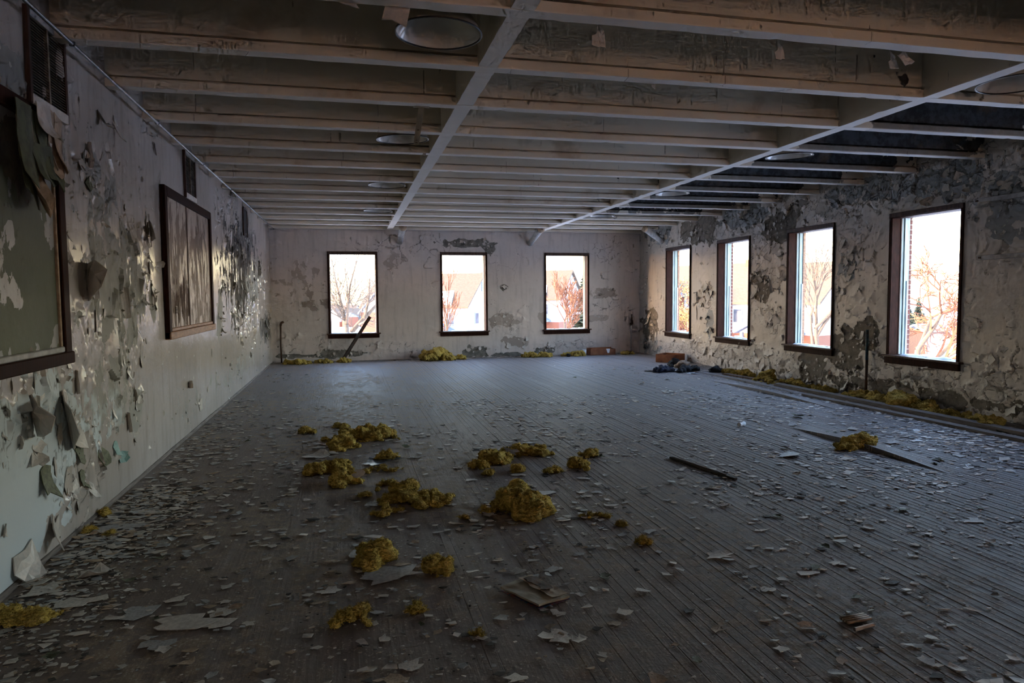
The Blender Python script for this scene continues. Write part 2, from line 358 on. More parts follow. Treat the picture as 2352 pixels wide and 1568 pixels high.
def sheet(name, axis, const, inward, aa, zz, holes, patches, base, m, seed, amp=.006, pls=()):
    """A wall facing `inward` along `axis` (0: x = const, running in y; 1: y = const, running in x)."""
    A, Z = np.meshgrid(aa, zz, indexing='ij'); nA, nZ = A.shape
    w = wear_field(A, Z, patches, base, seed)
    d = (fbm(A*.9, Z*.9, seed+5, 3)-.5)*amp*2.2+(fbm(A*4, Z*4, seed+9, 3)-.5)*amp
    d -= np.clip(w[..., 1]-.5, 0, .5)*.02
    if len(pls):
        pd = np.zeros_like(A)
        for q, (ca, cz, pa) in enumerate(pls): pq, gq = plates(A, Z, ca, cz, w[..., 2], seed+100*q, pa); pd = np.where(np.abs(pq) > np.abs(pd), pq, pd); gap = np.maximum(gap, gq) if q else gq
        d += pd*(1-np.clip(w[..., 1]*2-1, 0, 1))
        for (h0, h1, z0, z1) in holes: d *= np.clip(np.maximum(np.maximum(h0-A, A-h1), np.maximum(z0-Z, Z-z1))/.06, .1, 1)
    K = np.full_like(A, const)+inward*d
    V = np.stack([K, A, Z], -1) if axis == 0 else np.stack([A, K, Z], -1)
    ca, cz = (aa[:-1]+aa[1:])/2, (zz[:-1]+zz[1:])/2
    keep = np.ones((nA-1, nZ-1), bool)
    for (h0, h1, z0, z1) in holes: keep &= ~(((ca > h0) & (ca < h1))[:, None] & ((cz > z0) & (cz < z1))[None, :])
    I, J = np.nonzero(keep); q = I*nZ+J
    F = np.stack([q, q+nZ, q+nZ+1, q+1], -1)
    if (axis == 0 and inward < 0) or (axis == 1 and inward > 0): F = F[:, ::-1]
    me = bpy.data.meshes.new(name); nf = len(F); me.vertices.add(nA*nZ); me.vertices.foreach_set('co', V.reshape(-1)); me.loops.add(nf*4); me.loops.foreach_set('vertex_index', F.reshape(-1).astype(np.int32))
    me.polygons.add(nf); me.polygons.foreach_set('loop_start', np.arange(0, nf*4, 4, dtype=np.int32)); me.update(calc_edges=True); me.materials.append(m)
    at = me.attributes.new('wear', 'FLOAT_COLOR', 'POINT'); at.data.foreach_set('color', w.reshape(-1).astype(np.float32))
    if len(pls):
        gap = gap*(1-np.clip(w[..., 1]*2-1, 0, 1)); ac = me.attributes.new('crack_shade', 'FLOAT', 'POINT'); ac.data.foreach_set('value', gap.reshape(-1).astype(np.float32))
    me.polygons.foreach_set('use_smooth', [True]*len(me.polygons)); me.update()
    if len(pls): me.set_sharp_from_angle(angle=.7)
    return me

# windows: far wall (x0, x1), right wall (y0, y1); one more right-hand window stands just out of the picture
FW = [(-.482, .726), (2.349, 3.566), (5.151, 6.396)]; FZ = (.697, 2.732)
RW = [(15.022, 16.305), (12.535, 13.790), (10.046, 11.299), (7.567, 8.821), (5.082, 6.335)]; RZ = (.683, 2.759)

def P(fn, u, v, ra, rz, ch, s, soft=.35):
    a, z = fn(u, v); return (a, z, ra, rz, ch, s, soft)
# left wall
pl = [P(onL, 262, 640, .85, .75, 0, .58, .5), P(onL, 250, 900, .8, .35, 0, .5, .5), P(onL, 70, 1010, .95, .40, 0, .95, .4), P(onL, 20, 1120, 1.5, .75, 3, 1., .4),
      P(onL, 20, 1180, .8, .5, 0, 1.0, .3), P(onL, 185, 1060, .4, .35, 2, .9, .4), P(onL, 60, 950, .5, .3, 2, .8, .4),
      P(onL, 205, 390, .22, .12, 0, .8, .3), P(onL, 335, 560, .12, .35, 2, .6, .4), P(onL, 310, 950, .2, .25, 0, .8, .4),
      P(onL, 560, 560, 2.3, .5, 1, .56, .5), P(onL, 568, 660, 2.2, .85, 2, .72, .6), P(onL, 545, 640, 1.8, .9, 1, .50, .6), P(onL, 262, 720, .95, .95, 2, .6, .6), P(onL, 150, 900, .5, .35, 2, .6, .5), P(onL, 575, 640, 2.0, .7, 0, .55, .6), P(onL, 530, 520, 1.1, .5, 2, .75, .5),
      P(onL, 610, 750, 1.2, .3, 1, .62, .4), P(onL, 505, 720, .3, .35, 0, .75, .3), P(onL, 350, 690, .12, .18, 0, .85, .3),
      P(onL, 25, 240, .3, .35, 0, .75, .4), P(onL, 130, 760, .25, .35, 0, .55, .4), P(onL, 440, 920, .9, .25, 0, .34, .5),
      P(onL, 540, 850, 2.2, .2, 0, .42, .5), P(onL, 170, 330, .9, .5, 2, .32, .5), P(onL, 300, 800, .5, .5, 2, .38, .6)]
# right wall
pr_ = [P(onR, 1935, 800, .42, .40, 1, 1., .2), P(onR, 1985, 770, .25, .22, 1, .9, .25), P(onR, 1870, 845, .48, .30, 1, 1., .15),
       P(onR, 1493, 745, .55, .33, 1, 1., .2), P(onR, 1500, 795, .45, .28, 0, 1., .3), P(onR, 1795, 520, .55, .30, 1, .95, .2),
       P(onR, 1625, 525, .55, .32, 1, 1., .2), P(onR, 1580, 530, .5, .3, 1, .9, .25), P(onR, 1755, 665, .28, .30, 1, .9, .25),
       P(onR, 1740, 640, .2, .12, 1, .8, .25), P(onR, 1630, 745, .16, .30, 0, 1., .25), P(onR, 1620, 680, .35, .30, 2, .85, .4),
       P(onR, 1830, 470, 7., .42, 2, .95, .5), P(onR, 1760, 600, .8, 1.0, 2, .58, .5), P(onR, 1985, 640, .9, 1.1, 2, .42, .6),
       P(onR, 1800, 840, 6., .40, 2, .85, .5), P(onR, 2100, 880, 3.0, .40, 2, .95, .4),
       P(onR, 2320, 480, .5, .45, 0, .75, .3), P(onR, 2340, 420, .8, .5, 2, .95, .4), P(onR, 2150, 420, .8, .3, 0, .6, .3),
       P(onR, 2010, 430, 1.1, .2, 0, .62, .4), P(onR, 1950, 610, .25, .22, 0, .8, .3), P(onR, 1770, 730, .5, .3, 2, .9, .4),
       P(onR, 1700, 500, 1.0, .2, 0, .75, .4), P(onR, 1520, 520, .8, .35, 0, .95, .3), P(onR, 2080, 900, 3.0, .12, 1, .55, .4)]
# far wall
pf = [P(onF, 1152, 733, .42, .20, 0, 1., .2), P(onF, 1390, 672, .42, .16, 0, 1., .15), P(onF, 1370, 730, .28, .10, 0, .9, .2),
      P(onF, 1185, 785, .42, .14, 0, 1., .15), P(onF, 1262, 728, .30, .17, 0, .9, .15), P(onF, 1075, 558, .70, .13, 1, .72, .35),
      P(onF, 1120, 570, .18, .18, 1, .9, .3), P(onF, 1155, 660, .12, .1, 1, .8, .3), P(onF, 1095, 808, .36, .17, 1, 1., .12),
      P(onF, 1165, 815, .45, .07, 1, .9, .2), P(onF, 1245, 806, .3, .10, 1, .95, .2), P(onF, 790, 812, .65, .10, 1, .95, .2),
      P(onF, 690, 818, .7, .06, 1, .9, .2), P(onF, 680, 640, .7, .55, 0, .40, .6), P(onF, 900, 800, 1.3, .22, 2, .7, .5),
      P(onF, 1400, 700, .6, .5, 2, .8, .5), P(onF, 1160, 740, .6, .3, 2, .7, .5), P(onF, 940, 560, 1.6, .35, 2, .62, .5),
      P(onF, 1410, 570, .7, .35, 2, .7, .5), P(onF, 700, 790, .6, .3, 2, .5, .5), P(onF, 910, 600, .3, .2, 0, .55, .4),
      P(onF, 740, 700, .5, .12, 0, .5, .4), P(onF, 1300, 790, .8, .12, 2, .7, .5)]
zz = lin(-.03, ZC, .019)
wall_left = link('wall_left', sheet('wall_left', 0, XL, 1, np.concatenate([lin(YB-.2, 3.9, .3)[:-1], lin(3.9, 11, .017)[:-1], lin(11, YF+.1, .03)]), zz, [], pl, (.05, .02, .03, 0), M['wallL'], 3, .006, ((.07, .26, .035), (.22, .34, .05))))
holesR = [(a, b, *RZ) for a, b in RW]
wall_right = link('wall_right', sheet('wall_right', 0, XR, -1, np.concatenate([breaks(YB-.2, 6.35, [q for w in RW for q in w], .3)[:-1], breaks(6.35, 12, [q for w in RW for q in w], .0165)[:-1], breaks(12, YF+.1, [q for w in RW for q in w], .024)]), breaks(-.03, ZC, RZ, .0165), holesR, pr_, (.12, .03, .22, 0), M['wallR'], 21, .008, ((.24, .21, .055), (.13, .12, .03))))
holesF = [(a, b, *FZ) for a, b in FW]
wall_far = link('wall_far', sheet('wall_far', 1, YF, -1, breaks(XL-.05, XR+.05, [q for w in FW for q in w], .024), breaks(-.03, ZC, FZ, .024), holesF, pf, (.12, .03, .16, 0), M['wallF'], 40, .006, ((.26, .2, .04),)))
holesN = [(a, b, *FZ) for a, b in FW]
wall_near = link('wall_near', sheet('wall_near', 1, YB, 1, breaks(XL-.05, XR+.05, [q for w in FW for q in w], .3), breaks(-.03, ZC, FZ, .3), holesN, [], (.2, .1, .3, 0), M['wallF'], 50))
for o in (wall_left, wall_right, wall_far, wall_near): tag(o, kind='structure')
WALLS = {'L': wall_left, 'R': wall_right, 'F': wall_far}

# ceiling slab, joists and girders
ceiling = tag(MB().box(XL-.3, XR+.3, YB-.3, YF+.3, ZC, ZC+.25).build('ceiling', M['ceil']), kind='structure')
def swept(prof, a0, a1, step, axis, seed, amp):
    n = max(2, int((a1-a0)/step)+1); vs = []; fs = []; k = len(prof)
    for i in range(n):
        a = a0+(a1-a0)*i/(n-1)
        for j, (q, z) in enumerate(prof):
            low = z < ZJ+.066
            dq = (mnoise.noise((a*5, j*7.3, seed))*amp+mnoise.noise((a*17, j*3.1, seed+4))*amp*.6) if low else 0
            dz = (mnoise.noise((a*4, j*5.1, seed+9))*amp+max(0, mnoise.noise((a*9, j*5.1, seed+2))-.33)*amp*6) if low else 0
            vs.append((a, q+dq, z+dz) if axis == 0 else (q+dq, a, z+dz))
    for i in range(n-1):
        for j in range(k):
            fs.append((i*k+j, i*k+(j+1) % k, (i+1)*k+(j+1) % k, (i+1)*k+j))
    return vs, fs
jprof = [(-.112, ZJ), (0, ZJ), (0, ZJ+.062), (-.020, ZJ+.072), (-.020, ZC+.02), (-.092, ZC+.02), (-.092, ZJ+.092), (-.056, ZJ+.090), (-.056, ZJ+.067), (-.112, ZJ+.065)]
jmesh = []
for s_ in range(3):
    mb = MB(); mb.add(*swept(jprof, XL, XR, .06, 0, 11+s_*5, .0035)); me = mb.mesh('joist', M['ceil']); jmesh.append(me)
JY = [17.972-1.0571*k for k in range(19) if 17.972-1.0571*k > YB+.2]
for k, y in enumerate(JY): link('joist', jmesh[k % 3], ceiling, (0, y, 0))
for gx, s_ in ((.976, 3), (4.921, 8)):
    gp = [(gx, ZJ+.001), (gx, ZC+.02), (gx+.145, ZC+.02), (gx+.145, ZJ+.001)]
    vs, fs = swept(gp, YB, YF, .08, 1, 30+s_, .005)
    link('girder', MB().add(vs, [f[::-1] for f in fs]).mesh('girder', M['ceil']), ceiling)

# floor: dark subfloor with every board laid on it
floor = tag(MB().box(XL-.2, XR+.2, YB-.2, YF+.2, -.12, -.024).build('floor', M['black_wood']), kind='structure')
BWD = .0575
def board_mesh(cup, gap):
    w = BWD-gap; prof = [(0, -.02), (0, cup-.0015), (.004, cup), (w*.3, cup*.35), (w*.5, cup*.2), (w*.7, cup*.35), (w-.004, cup), (w, cup-.0015), (w, -.02)]
    k = len(prof); prof = prof if gap else [(0, -.02), (0, 0), (w, 0), (w, -.02)]; k = len(prof); vs = [(x, y, z) for y in (0, 1) for x, z in prof]
    fs = [(j, k+j, k+j+1, j+1) for j in range(k-1)]+[tuple(range(k)), tuple(reversed(range(k, 2*k)))]
    return MB().add(vs, fs).mesh('floorboard', M['floor'])
bmesh_ = [board_mesh(c, g) for c, g in ((.0, .0), (.0004, .0006), (.0015, .0018), (.0025, .003))]
nb = int((XR-XL)/BWD); fr = random.Random(4); cnt = 0
for i in range(nb+1):
    x = XL+i*BWD
    if x > XR-.01: break
    ys = [YB]+sorted(fr.uniform(1.5, 15.5) for _ in range(1 if i % 10 < 7 else 0))+[YF]
    for a, b in zip(ys, ys[1:]):
        if b-a < .6: b = a+.6
        t_ = (x-.3)/4+fr.uniform(-.35, .35); k = 0 if t_ < .3 else 1 if t_ < .6 else 2 if t_ < 1.1 else 3
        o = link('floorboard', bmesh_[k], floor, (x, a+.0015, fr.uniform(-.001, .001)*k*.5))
        o.scale = (1, b-a-.003, 1); o.rotation_euler = (0, fr.uniform(-.01, .01)*k*.7, 0); cnt += 1
# boards that have buckled up out of the floor
def buckled(x, y0, y1, h, tilt, n=2):
    for q in range(n):
        mb = MB(); N = 14; w = BWD-.004; vs = []; fs = []
        for i in range(N+1):
            s = i/N; z = h*math.sin(math.pi*s)**1.2*(1-.25)**q
            zl, zr = z, z*(1-tilt)
            vs += [(0, y0+(y1-y0)*s, -.02), (0, y0+(y1-y0)*s, zl), (w, y0+(y1-y0)*s, zr), (w, y0+(y1-y0)*s, -.02)]
        for i in range(N):
            for j in range(3): fs.append((i*4+j, (i+1)*4+j, (i+1)*4+j+1, i*4+j+1))
        mb.add(vs, fs).build('floorboard', M['floor'], floor, loc=(x+q*BWD, 0, .003))
buckled(5.14, 5.0, 7.25, .05, .25, 5); buckled(6.55, 8.2, 11.6, .04, .25, 4); buckled(7.0, 9.4, 13.2, .03, .3, 3)
# thin quarter-round along the left wall's foot
mb = MB(); mb.add(*[[(XL, YB, 0), (XL+.022, YB, 0), (XL+.02, YB, .014), (XL+.008, YB, .026), (XL, YB, .028), (XL, YF, 0), (XL+.022, YF, 0), (XL+.02, YF, .014), (XL+.008, YF, .026), (XL, YF, .028)],
       [(0, 1, 6, 5), (1, 2, 7, 6), (2, 3, 8, 7), (3, 4, 9, 8)]])
tag(mb.build('baseboard_left', M['grey_wood']), kind='structure')

# ------------------------------------------------------------------ windows
brick_me = MB().box(-.055, .055, -.022, .022, -.0315, .0315).mesh('brick', M['brick'], bevel=.004)
def window(name, loc, rz, w, h, bricks, seed):
    """Local x across, +y outwards, z up from the sill; an old double-hung frame whose sashes are gone."""
    e = tag(empty(name, loc, rz), kind='structure'); hw = w/2; r = random.Random(seed)
    for s in (-1, 1):
        x0, x1 = sorted((s*hw, s*(hw-.038)))
        MB().box(x0, x1, -.018, .135, 0, h).build('jamb', M['brown'], e, bevel=.003)
        x0, x1 = sorted((s*(hw+.012), s*(hw-.03)))
        MB().box(x0, x1, -.028, -.004, -.01, h+.012).build('casing', M['brown'], e, bevel=.004)
        x0, x1 = sorted((s*hw, s*(hw-.03)))
        MB().box(x0, x1, .135, .305, 0, h).build('sash_channel', M['teal'], e)
        x0, x1 = sorted((s*hw, s*(hw-.048)))
        MB().box(x0, x1, .205, .222, 0, h).build('parting_bead', M['teal'], e)
        MB().box(x0, x1, .135, .150, 0, h).build('parting_bead', M['brown_worn'], e)
        MB().box(x0, x1, .262, .285, 0, h*.53).build('sash_stop', M['white_trim'], e)
        x0, x1 = sorted((s*(hw+.1), s*(hw-.022)))
        MB().box(x0, x1, .30, .345, -.1, h+.1).build('masonry_reveal', M['mortar'], e)
        if bricks:
            k = 0; z = .0
            while z < h-.03:
                o = link('brick', brick_me, e, (s*(hw+.022+(.004 if k % 2 else 0)), .327, z+.036)); z += .0745; k += 1
        else:
            x0, x1 = sorted((s*hw, s*(hw-.045)))
            MB().box(x0, x1, .285, .33, 0, h).build('blind_stop', M['raw_wood'], e)
    MB().box(-hw, hw, -.018, .135, h-.055, h).build('head_jamb', M['brown'], e, bevel=.003)
    MB().box(-hw-.012, hw+.012, -.034, -.004, h-.045, h+.02).build('head_casing', M['brown_worn'], e, bevel=.004)
    MB().box(-hw, hw, .135, .305, h-.045, h).build('head_channel', M['grey_wood'], e)
    MB().box(-hw-.1, hw+.1, .30, .415, h-.03, h+.15).build('lintel', M['mortar'], e)
    MB().box(-hw-.065, hw+.065, -.075, .14, -.03, 0).build('sill', M['brown_worn'], e, bevel=.006)
    mb = MB().box(-hw-.03, hw+.03, -.042, 0, -.125, -.03); mb.build('apron', M['brown'], e, bevel=.006)
    MB().add([(-hw, .13, .008), (hw, .13, .008), (hw, .47, -.045), (-hw, .47, -.045), (-hw, .13, -.06), (hw, .13, -.06), (hw, .47, -.09), (-hw, .47, -.09)],
             [(0, 1, 2, 3), (7, 6, 5, 4), (0, 4, 5, 1), (1, 5, 6, 2), (2, 6, 7, 3), (3, 7, 4, 0)]).build('outer_sill', M['white_trim'], e)
    # wind-blown frost lying on the outer sill
    nx, ny = 26, 8; vs = []; fs = []
    for i in range(nx+1):
        for j in range(ny+1):
            x = -hw+.05+(w-.1)*i/nx; y = .06+.34*j/ny; ed = min(i, nx-i, j, ny-j)
            base = .001 if y < .13 else .008-(y-.13)*.156
            n = mnoise.noise((x*6+seed, y*9, seed*1.7))+.5*mnoise.noise((x*19, y*19, seed))
            vs.append((x, y, base+(max(-.008, n*.030+.004) if ed else -.012)))
    for i in range(nx):
        for j in range(ny): fs.append((i*(ny+1)+j, (i+1)*(ny+1)+j, (i+1)*(ny+1)+j+1, i*(ny+1)+j+1))
    tag(MB().add(vs, fs).build('frost', M['frost'], e, smooth=True), kind='stuff')
    return e
k = 0
for (a, b) in FW:
    k += 1; window(f'window_{k}', ((a+b)/2, YF, FZ[0]), 0, b-a, FZ[1]-FZ[0], False, k)
for (a, b) in RW:
    k += 1; window(f'window_{k}', (XR, (a+b)/2, RZ[0]), -math.pi/2, b-a, RZ[1]-RZ[0], k in (5, 7), k)
for (a, b) in FW:
    k += 1; window(f'window_{k}', ((a+b)/2, YB, FZ[0]), math.pi, b-a, FZ[1]-FZ[0], False, k)
# sky portals: sampling guides for the sky light at the window openings (they emit nothing themselves)
def portal(loc, rot, sx, sz):
    l = bpy.data.lights.new('window_portal', 'AREA'); l.shape = 'RECTANGLE'; l.size = sx; l.size_y = sz; l.cycles.is_portal = True
    o = bpy.data.objects.new('window_portal', l); COL.objects.link(o); o.location = loc; o.rotation_euler = rot
for (a, b) in FW: portal(((a+b)/2, YF+.44, sum(FZ)/2), (-math.pi/2, 0, 0), b-a, FZ[1]-FZ[0])
for (a, b) in FW: portal(((a+b)/2, YB-.44, sum(FZ)/2), (math.pi/2, 0, 0), b-a, FZ[1]-FZ[0])
for (a, b) in RW: portal((XR+.44, (a+b)/2, sum(RZ)/2), (math.pi/2, 0, math.pi/2), b-a, RZ[1]-RZ[0])

# ------------------------------------------------------------------ boarded-up openings in the left wall
def boarded(label, y0, y1, z0, z1, green, seam):
    e = tag(empty('boarded_opening', (XL, (y0+y1)/2, z0)), label, 'panel'); oy = (y0+y1)/2; L = y1-y0; H = z1-z0; fw = .10
    def bx(n, ya, yb, za, zb, d0, d1, m, bev=.006):
        return MB().box(d0, d1, ya-oy, yb-oy, za-z0, zb-z0).build(n, m, e, bevel=bev)
    bx('stile', y1-fw, y1, z0, z1, 0, .052, M['brown']); bx('stile', y0, y0+fw, z0, z1, 0, .052, M['brown'])
    bx('top_rail', y0+fw, y1-fw, z1-fw, z1, 0, .052, M['brown'])
    bx('bottom_rail', y0, y1+.012, z0-.004, z0+.075, 0, .062, M['brown'] if green else M['raw_wood'])
    bx('ledge', y0+fw, y1-fw, z0+.075, z0+.112, 0, .045, M['chip_grey'] if green else M['raw_wood'])
    bx('bead', y1-fw-.022, y1-fw, z0+.112, z1-fw, 0, .034, M['chip_tan'] if green else M['brown_worn'], .003)
    bx('bead', y0+fw, y0+fw+.022, z0+.112, z1-fw, 0, .034, M['brown_worn'], .003)
    ia, ib, iz0, iz1 = y0+fw+.02, y1-fw-.02, z0+.105, z1-fw
    if green:
        spans = [(ia, ib)]
        pt = [(ib-.32, iz0+.6, .35, .75, 0, .78, .5), (ib-.5, iz0+.15, .6, .2, 0, .7, .4), (ib-.9, iz0+.9, .4, .6, 0, .6, .5), (ib-.45, iz0+1.15, .3, .25, 1, .6, .4)]
    else:
        spans = [(ia, seam-.006), (seam+.006, ib)]
        pt = [((ia+seam)/2, iz0+.5, .6, .8, 0, .52, .6), ((ib+seam)/2, iz0+.5, .6, .9, 0, .52, .6), (seam-.3, iz0+.3, .4, .3, 1, .5, .5)]
    for q, (a, b) in enumerate(spans):
        me = sheet('board', 0, .020 if green else .026, 1, lin(a-oy, b-oy, .03), lin(iz0-z0, iz1-z0, .03), [],
                   [(p[0]-oy, p[1]-z0, *p[2:]) for p in pt], (.38, .12, .35, 0), M['board_green'] if green else M['board'], 60+q*3+(9 if green else 0), .004)
        link('board', me, e)
    if not green:
        bx('seam_strip', seam-.014, seam+.014, iz0, iz1, .01, .036, M['brown_worn'], .003)
        y, z = onL(398, 712); bx('latch_block', y-.04, y+.04, z-.035, z+.035, .02, .04, M['grey_wood'])
    return e
boarded('large boarded opening with green peeling board and dark frame, nearest the camera', 2.69, 5.165, 1.183, 2.768, True, 0)
boarded('brown framed opening closed by two peeling boards, halfway along the left wall', 7.78, 10.245, 1.18, 2.77, False, onL(426, 620)[0])

# ------------------------------------------------------------------ louvred vents high on the left wall
slat_me = MB().add([(.006, 0, .004), (.006, 1, .004), (.024, 0, -.004), (.024, 1, -.004), (.006, 0, .006), (.006, 1, .006), (.024, 0, -.001), (.024, 1, -.001)],
                   [(0, 1, 3, 2), (6, 7, 5, 4), (2, 3, 7, 6), (0, 4, 5, 1)]).mesh('slat', M['ventmetal'])
def vent(label, y0, y1, z0, z1, n):
    e = tag(empty('wall_vent', (XL, y0, z0)), label, 'vent'); w, h = y1-y0, z1-z0
    MB().box(.001, .006, .02, w-.02, .02, h-.02).build('backing', M['dark'], e)
    for a, b in ((0, .035), (w-.035, w)): MB().box(0, .03, a, b, 0, h).build('frame_side', M['brown_worn'], e, bevel=.003)
    MB().box(0, .03, .035, w-.035, h-.05, h).build('frame_top', M['chip_grey'], e, bevel=.003)
    MB().box(0, .034, .02, w-.02, -.005, .06).build('frame_bottom', M['chip'], e, bevel=.004)
    MB().box(.006, .027, w*.5-.012, w*.5+.012, .06, h-.05).build('mullion', M['ventmetal'], e)
    for k in range(n):
        o = link('slat', slat_me, e, (0, .035, .068+(h-.126)*k/(n-1))); o.scale = (1, w-.07, 1)
    return e
vent('rusty louvred vent above the large green board, nearest the camera', 4.79, 5.37, 2.785, 3.36, 27)
vent('small louvred vent above the two-board opening with brown frame', 8.885, 9.47, 2.79, 3.342, 25)
e = tag(empty('wall_vent', (XL, 13.58, 2.75)), 'open dark vent hole without louvres, farthest along the left wall', 'vent')
MB().box(.004, .012, .03, .48, .0, .50).build('backing', M['dark'], e)
for a, b in ((0, .035), (.475, .51)): MB().box(0, .022, a, b, 0, .5).build('frame_side', M['brown_worn'], e, bevel=.003)
MB().box(0, .022, .03, .48, .49, .53).build('frame_top', M['black_wood'], e)

# ------------------------------------------------------------------ conduit, pipes, strap, battens
e = tag(empty('conduit', (XL+.115, YB, ZJ-.017)), 'thin grey steel conduit running along the top of the left wall', 'conduit')
MB().tube([(0, q*(YF-YB-.3), .004*math.sin(q*19)) for q in np.linspace(0, 1, 40)], .0125, 10).build('pipe', M['steel'], e, smooth=True)
for q in range(11):
    MB().box(-.018, .018, -.012, .012, -.016, .02).build('clamp', M['steel'], e, bevel=.004, loc=(0, JY[min(len(JY)-1, q*2)]-.05-YB, 0))
x, z = onF(645, 740)
e = tag(empty('pipe_stub', (x, YF-.07, 0)), 'thin black pipe with elbow rising in the far left corner', 'pipe')
MB().tube([(0, 0, 0), (-.01, 0, z*.5), (0, 0, z-.07)], .022, 8).build('riser', M['rust'], e, smooth=True)
MB().tube([(0, 0, z-.08), (.008, 0, z-.03), (.03, 0, z-.005), (.075, 0, z+.012)], .029, 8).build('elbow', M['rust'], e, smooth=True)
x, z = onF(1447, 722)
e = tag(empty('pipe_stub', (x, YF-.08, 0)), 'dark pipe with a valve standing in the far right corner', 'pipe')
MB().tube([(0, 0, 0), (0, 0, .80)], .022, 8).build('riser', M['chip_grey'], e, smooth=True)
MB().tube([(-.03, 0, .80), (.03, 0, .83), (.02, 0, .9)], .035, 8).build('valve', M['rust'], e, smooth=True)
MB().tube([(.015, 0, .86), (.02, 0, z+.01)], .02, 8).build('stem', M['rust'], e, smooth=True)
y, z = onR(2001, 757)
e = tag(empty('wall_pipe', (XR-.07, y, 0)), 'upright dark pipe with flaking teal top against the right wall', 'pipe')
MB().tube([(0, 0, 0), (.004, 0, z*.55)], .021, 10).build('riser', M['rust'], e, smooth=True)
MB().tube([(.004, 0, z*.55), (0, 0, z)], .023, 10).build('painted_top', M['tealpipe'], e, smooth=True)
MB().lathe([(.045, 0), (.045, .02), (.028, .03), (.021, .06)], 12).build('flange', M['rust'], e)
# ends of old drain pipes poking through walls under the ceiling
def drain(label, a, b, r, m):
    a, b = Vector(a), Vector(b); e = tag(empty('drain_pipe', a), label, 'pipe'); d = b-a
    MB().tube([(0, 0, 0), tuple(d*.5), tuple(d)], [r, r*.96, r*.9], 14).build('pipe', m, e, smooth=True)
    MB().tube([tuple(d*-.03), tuple(d*.10)], r*1.13, 14).build('collar', M['chip_tan'], e, smooth=True)
x1, z1 = onF(918, 556); drain('stubby pale pipe end under the far ceiling, above the left two windows', (x1+.04, YF-.62, 3.34), (x1, YF-.02, z1), .085, M['white_trim'])
x1, z1 = onF(1216, 560); drain('stubby rust-streaked pipe end under the far ceiling, beside the right window', (x1+.16, YF-.62, 3.34), (x1, YF-.02, z1), .085, M['white_trim'])
y1, z1 = onR(1524, 556); a = hit(1480, 524, 0, XR-.55)
drain('slanting pale pipe in the far right ceiling corner', (a[0], a[1], a[2]), (XR-.02, y1, z1), .075, M['white_trim'])
x0, y0 = onG(968, 245, ZJ); b = hit(956, 331, 1, 6.72)
e = tag(empty('hanging_strap', (x0, y0, ZJ)), 'perforated metal strap hanging in front of a ceiling lamp', 'strap')
d = Vector(b)-Vector((x0, y0, ZJ))
MB().bar((0, 0, 0), tuple(d), .052, .005, (0, -1, .2)).build('strap', M['enamel_out'], e)
MB().box(-.07, .07, -.012, .012, -.006, .006).build('fixing_plate', M['enamel_out'], e)
for q in (.62, .9, .97): MB().lathe([(.0, .0), (.010, 0), (.010, .004), (0, .004)], 8).build('bolt', M['rust'], e, loc=tuple(d*q+Vector((0, -.006, 0))))
for (u0, v0, lab) in ((2240, 463, 'narrow painted batten on the right wall, level with the window heads'), (2246, 592, 'narrow painted batten on the right wall, beside the nearest window')):
    y, z = onR(u0, v0); e = tag(empty('wall_batten', (XR, y, z)), lab, 'batten')
    MB().box(-.026, 0, -.95, 0, -.03, .03).build('batten', M['chip_grey'], e, bevel=.004)
    MB().box(-.032, -.022, -.07, -.03, -.012, .012).build('bracket', M['rust'], e)

# ------------------------------------------------------------------ enamel dish lamps between the joists
def lamp():
    e = empty('ceiling_lamp', (0, 0, 0)); R = .278
    MB().lathe([(R, 0), (R-.012, .035), (R*.80, .10), (R*.52, .165), (.085, .205), (.075, .26), (.03, .27)], 40).build('shade', M['enamel_out'], e, smooth=True)
    MB().lathe([(R-.004, .001), (R-.022, .036), (R*.78, .085), (R*.50, .145), (.08, .19), (0.001, .195)], 40).build('reflector', M['enamel'], e, smooth=True)
    MB().lathe([(R-.006, .004), (R+.004, .004), (R+.006, -.004), (R-.004, -.006), (R-.006, .004)], 40).build('rim', M['blackrim'], e, smooth=True)
    MB().lathe([(.001, .115), (.03, .118), (.055, .135), (.06, .165), (.06, .20)], 20).build('socket', M['enamel_out'], e, smooth=True)
    MB().tube([(0, 0, .26), (0, 0, ZC-ZJ)], .014, 8).build('stem', M['steel'], e)
    return e
def copy_tree(o, parent=None):
    c = o.copy(); COL.objects.link(c); c.parent = parent
    for ch in o.children: copy_tree(ch, c)
    return c
lab = {('l', 0): 'round enamel dish lamp overhead, the largest and nearest one', ('l', 1): 'round enamel dish lamp half hidden behind the hanging metal strap',
       ('l', 2): 'round enamel dish lamp third along the left ceiling bay', ('l', 3): 'round enamel dish lamp farthest along the left ceiling bay',
       ('r', 0): 'round enamel dish lamp at the right edge beneath the ceiling', ('r', 1): 'round enamel dish lamp beside the blackened joists, second in the right bay',
       ('r', 2): 'round enamel dish lamp third along the right ceiling bay', ('r', 3): 'round enamel dish lamp farthest along the right ceiling bay'}
L0 = lamp(); first = True
for side, xs, ys in (('l', .61, (4.60, 7.69, 10.84, 14.12)), ('r', 5.36, (4.69, 7.69, 10.88, 14.2))):
    for i, y in enumerate(ys):
        o = L0 if first else copy_tree(L0); first = False
        o.location = (xs, y, ZJ+.003); o.rotation_euler = ((.0, .03, -.02, 0)[i], (.02, -.03, 0, .03)[i], 0)
        tag(o, lab[(side, i)], 'lamp', 'enamel dish lamps under the ceiling')

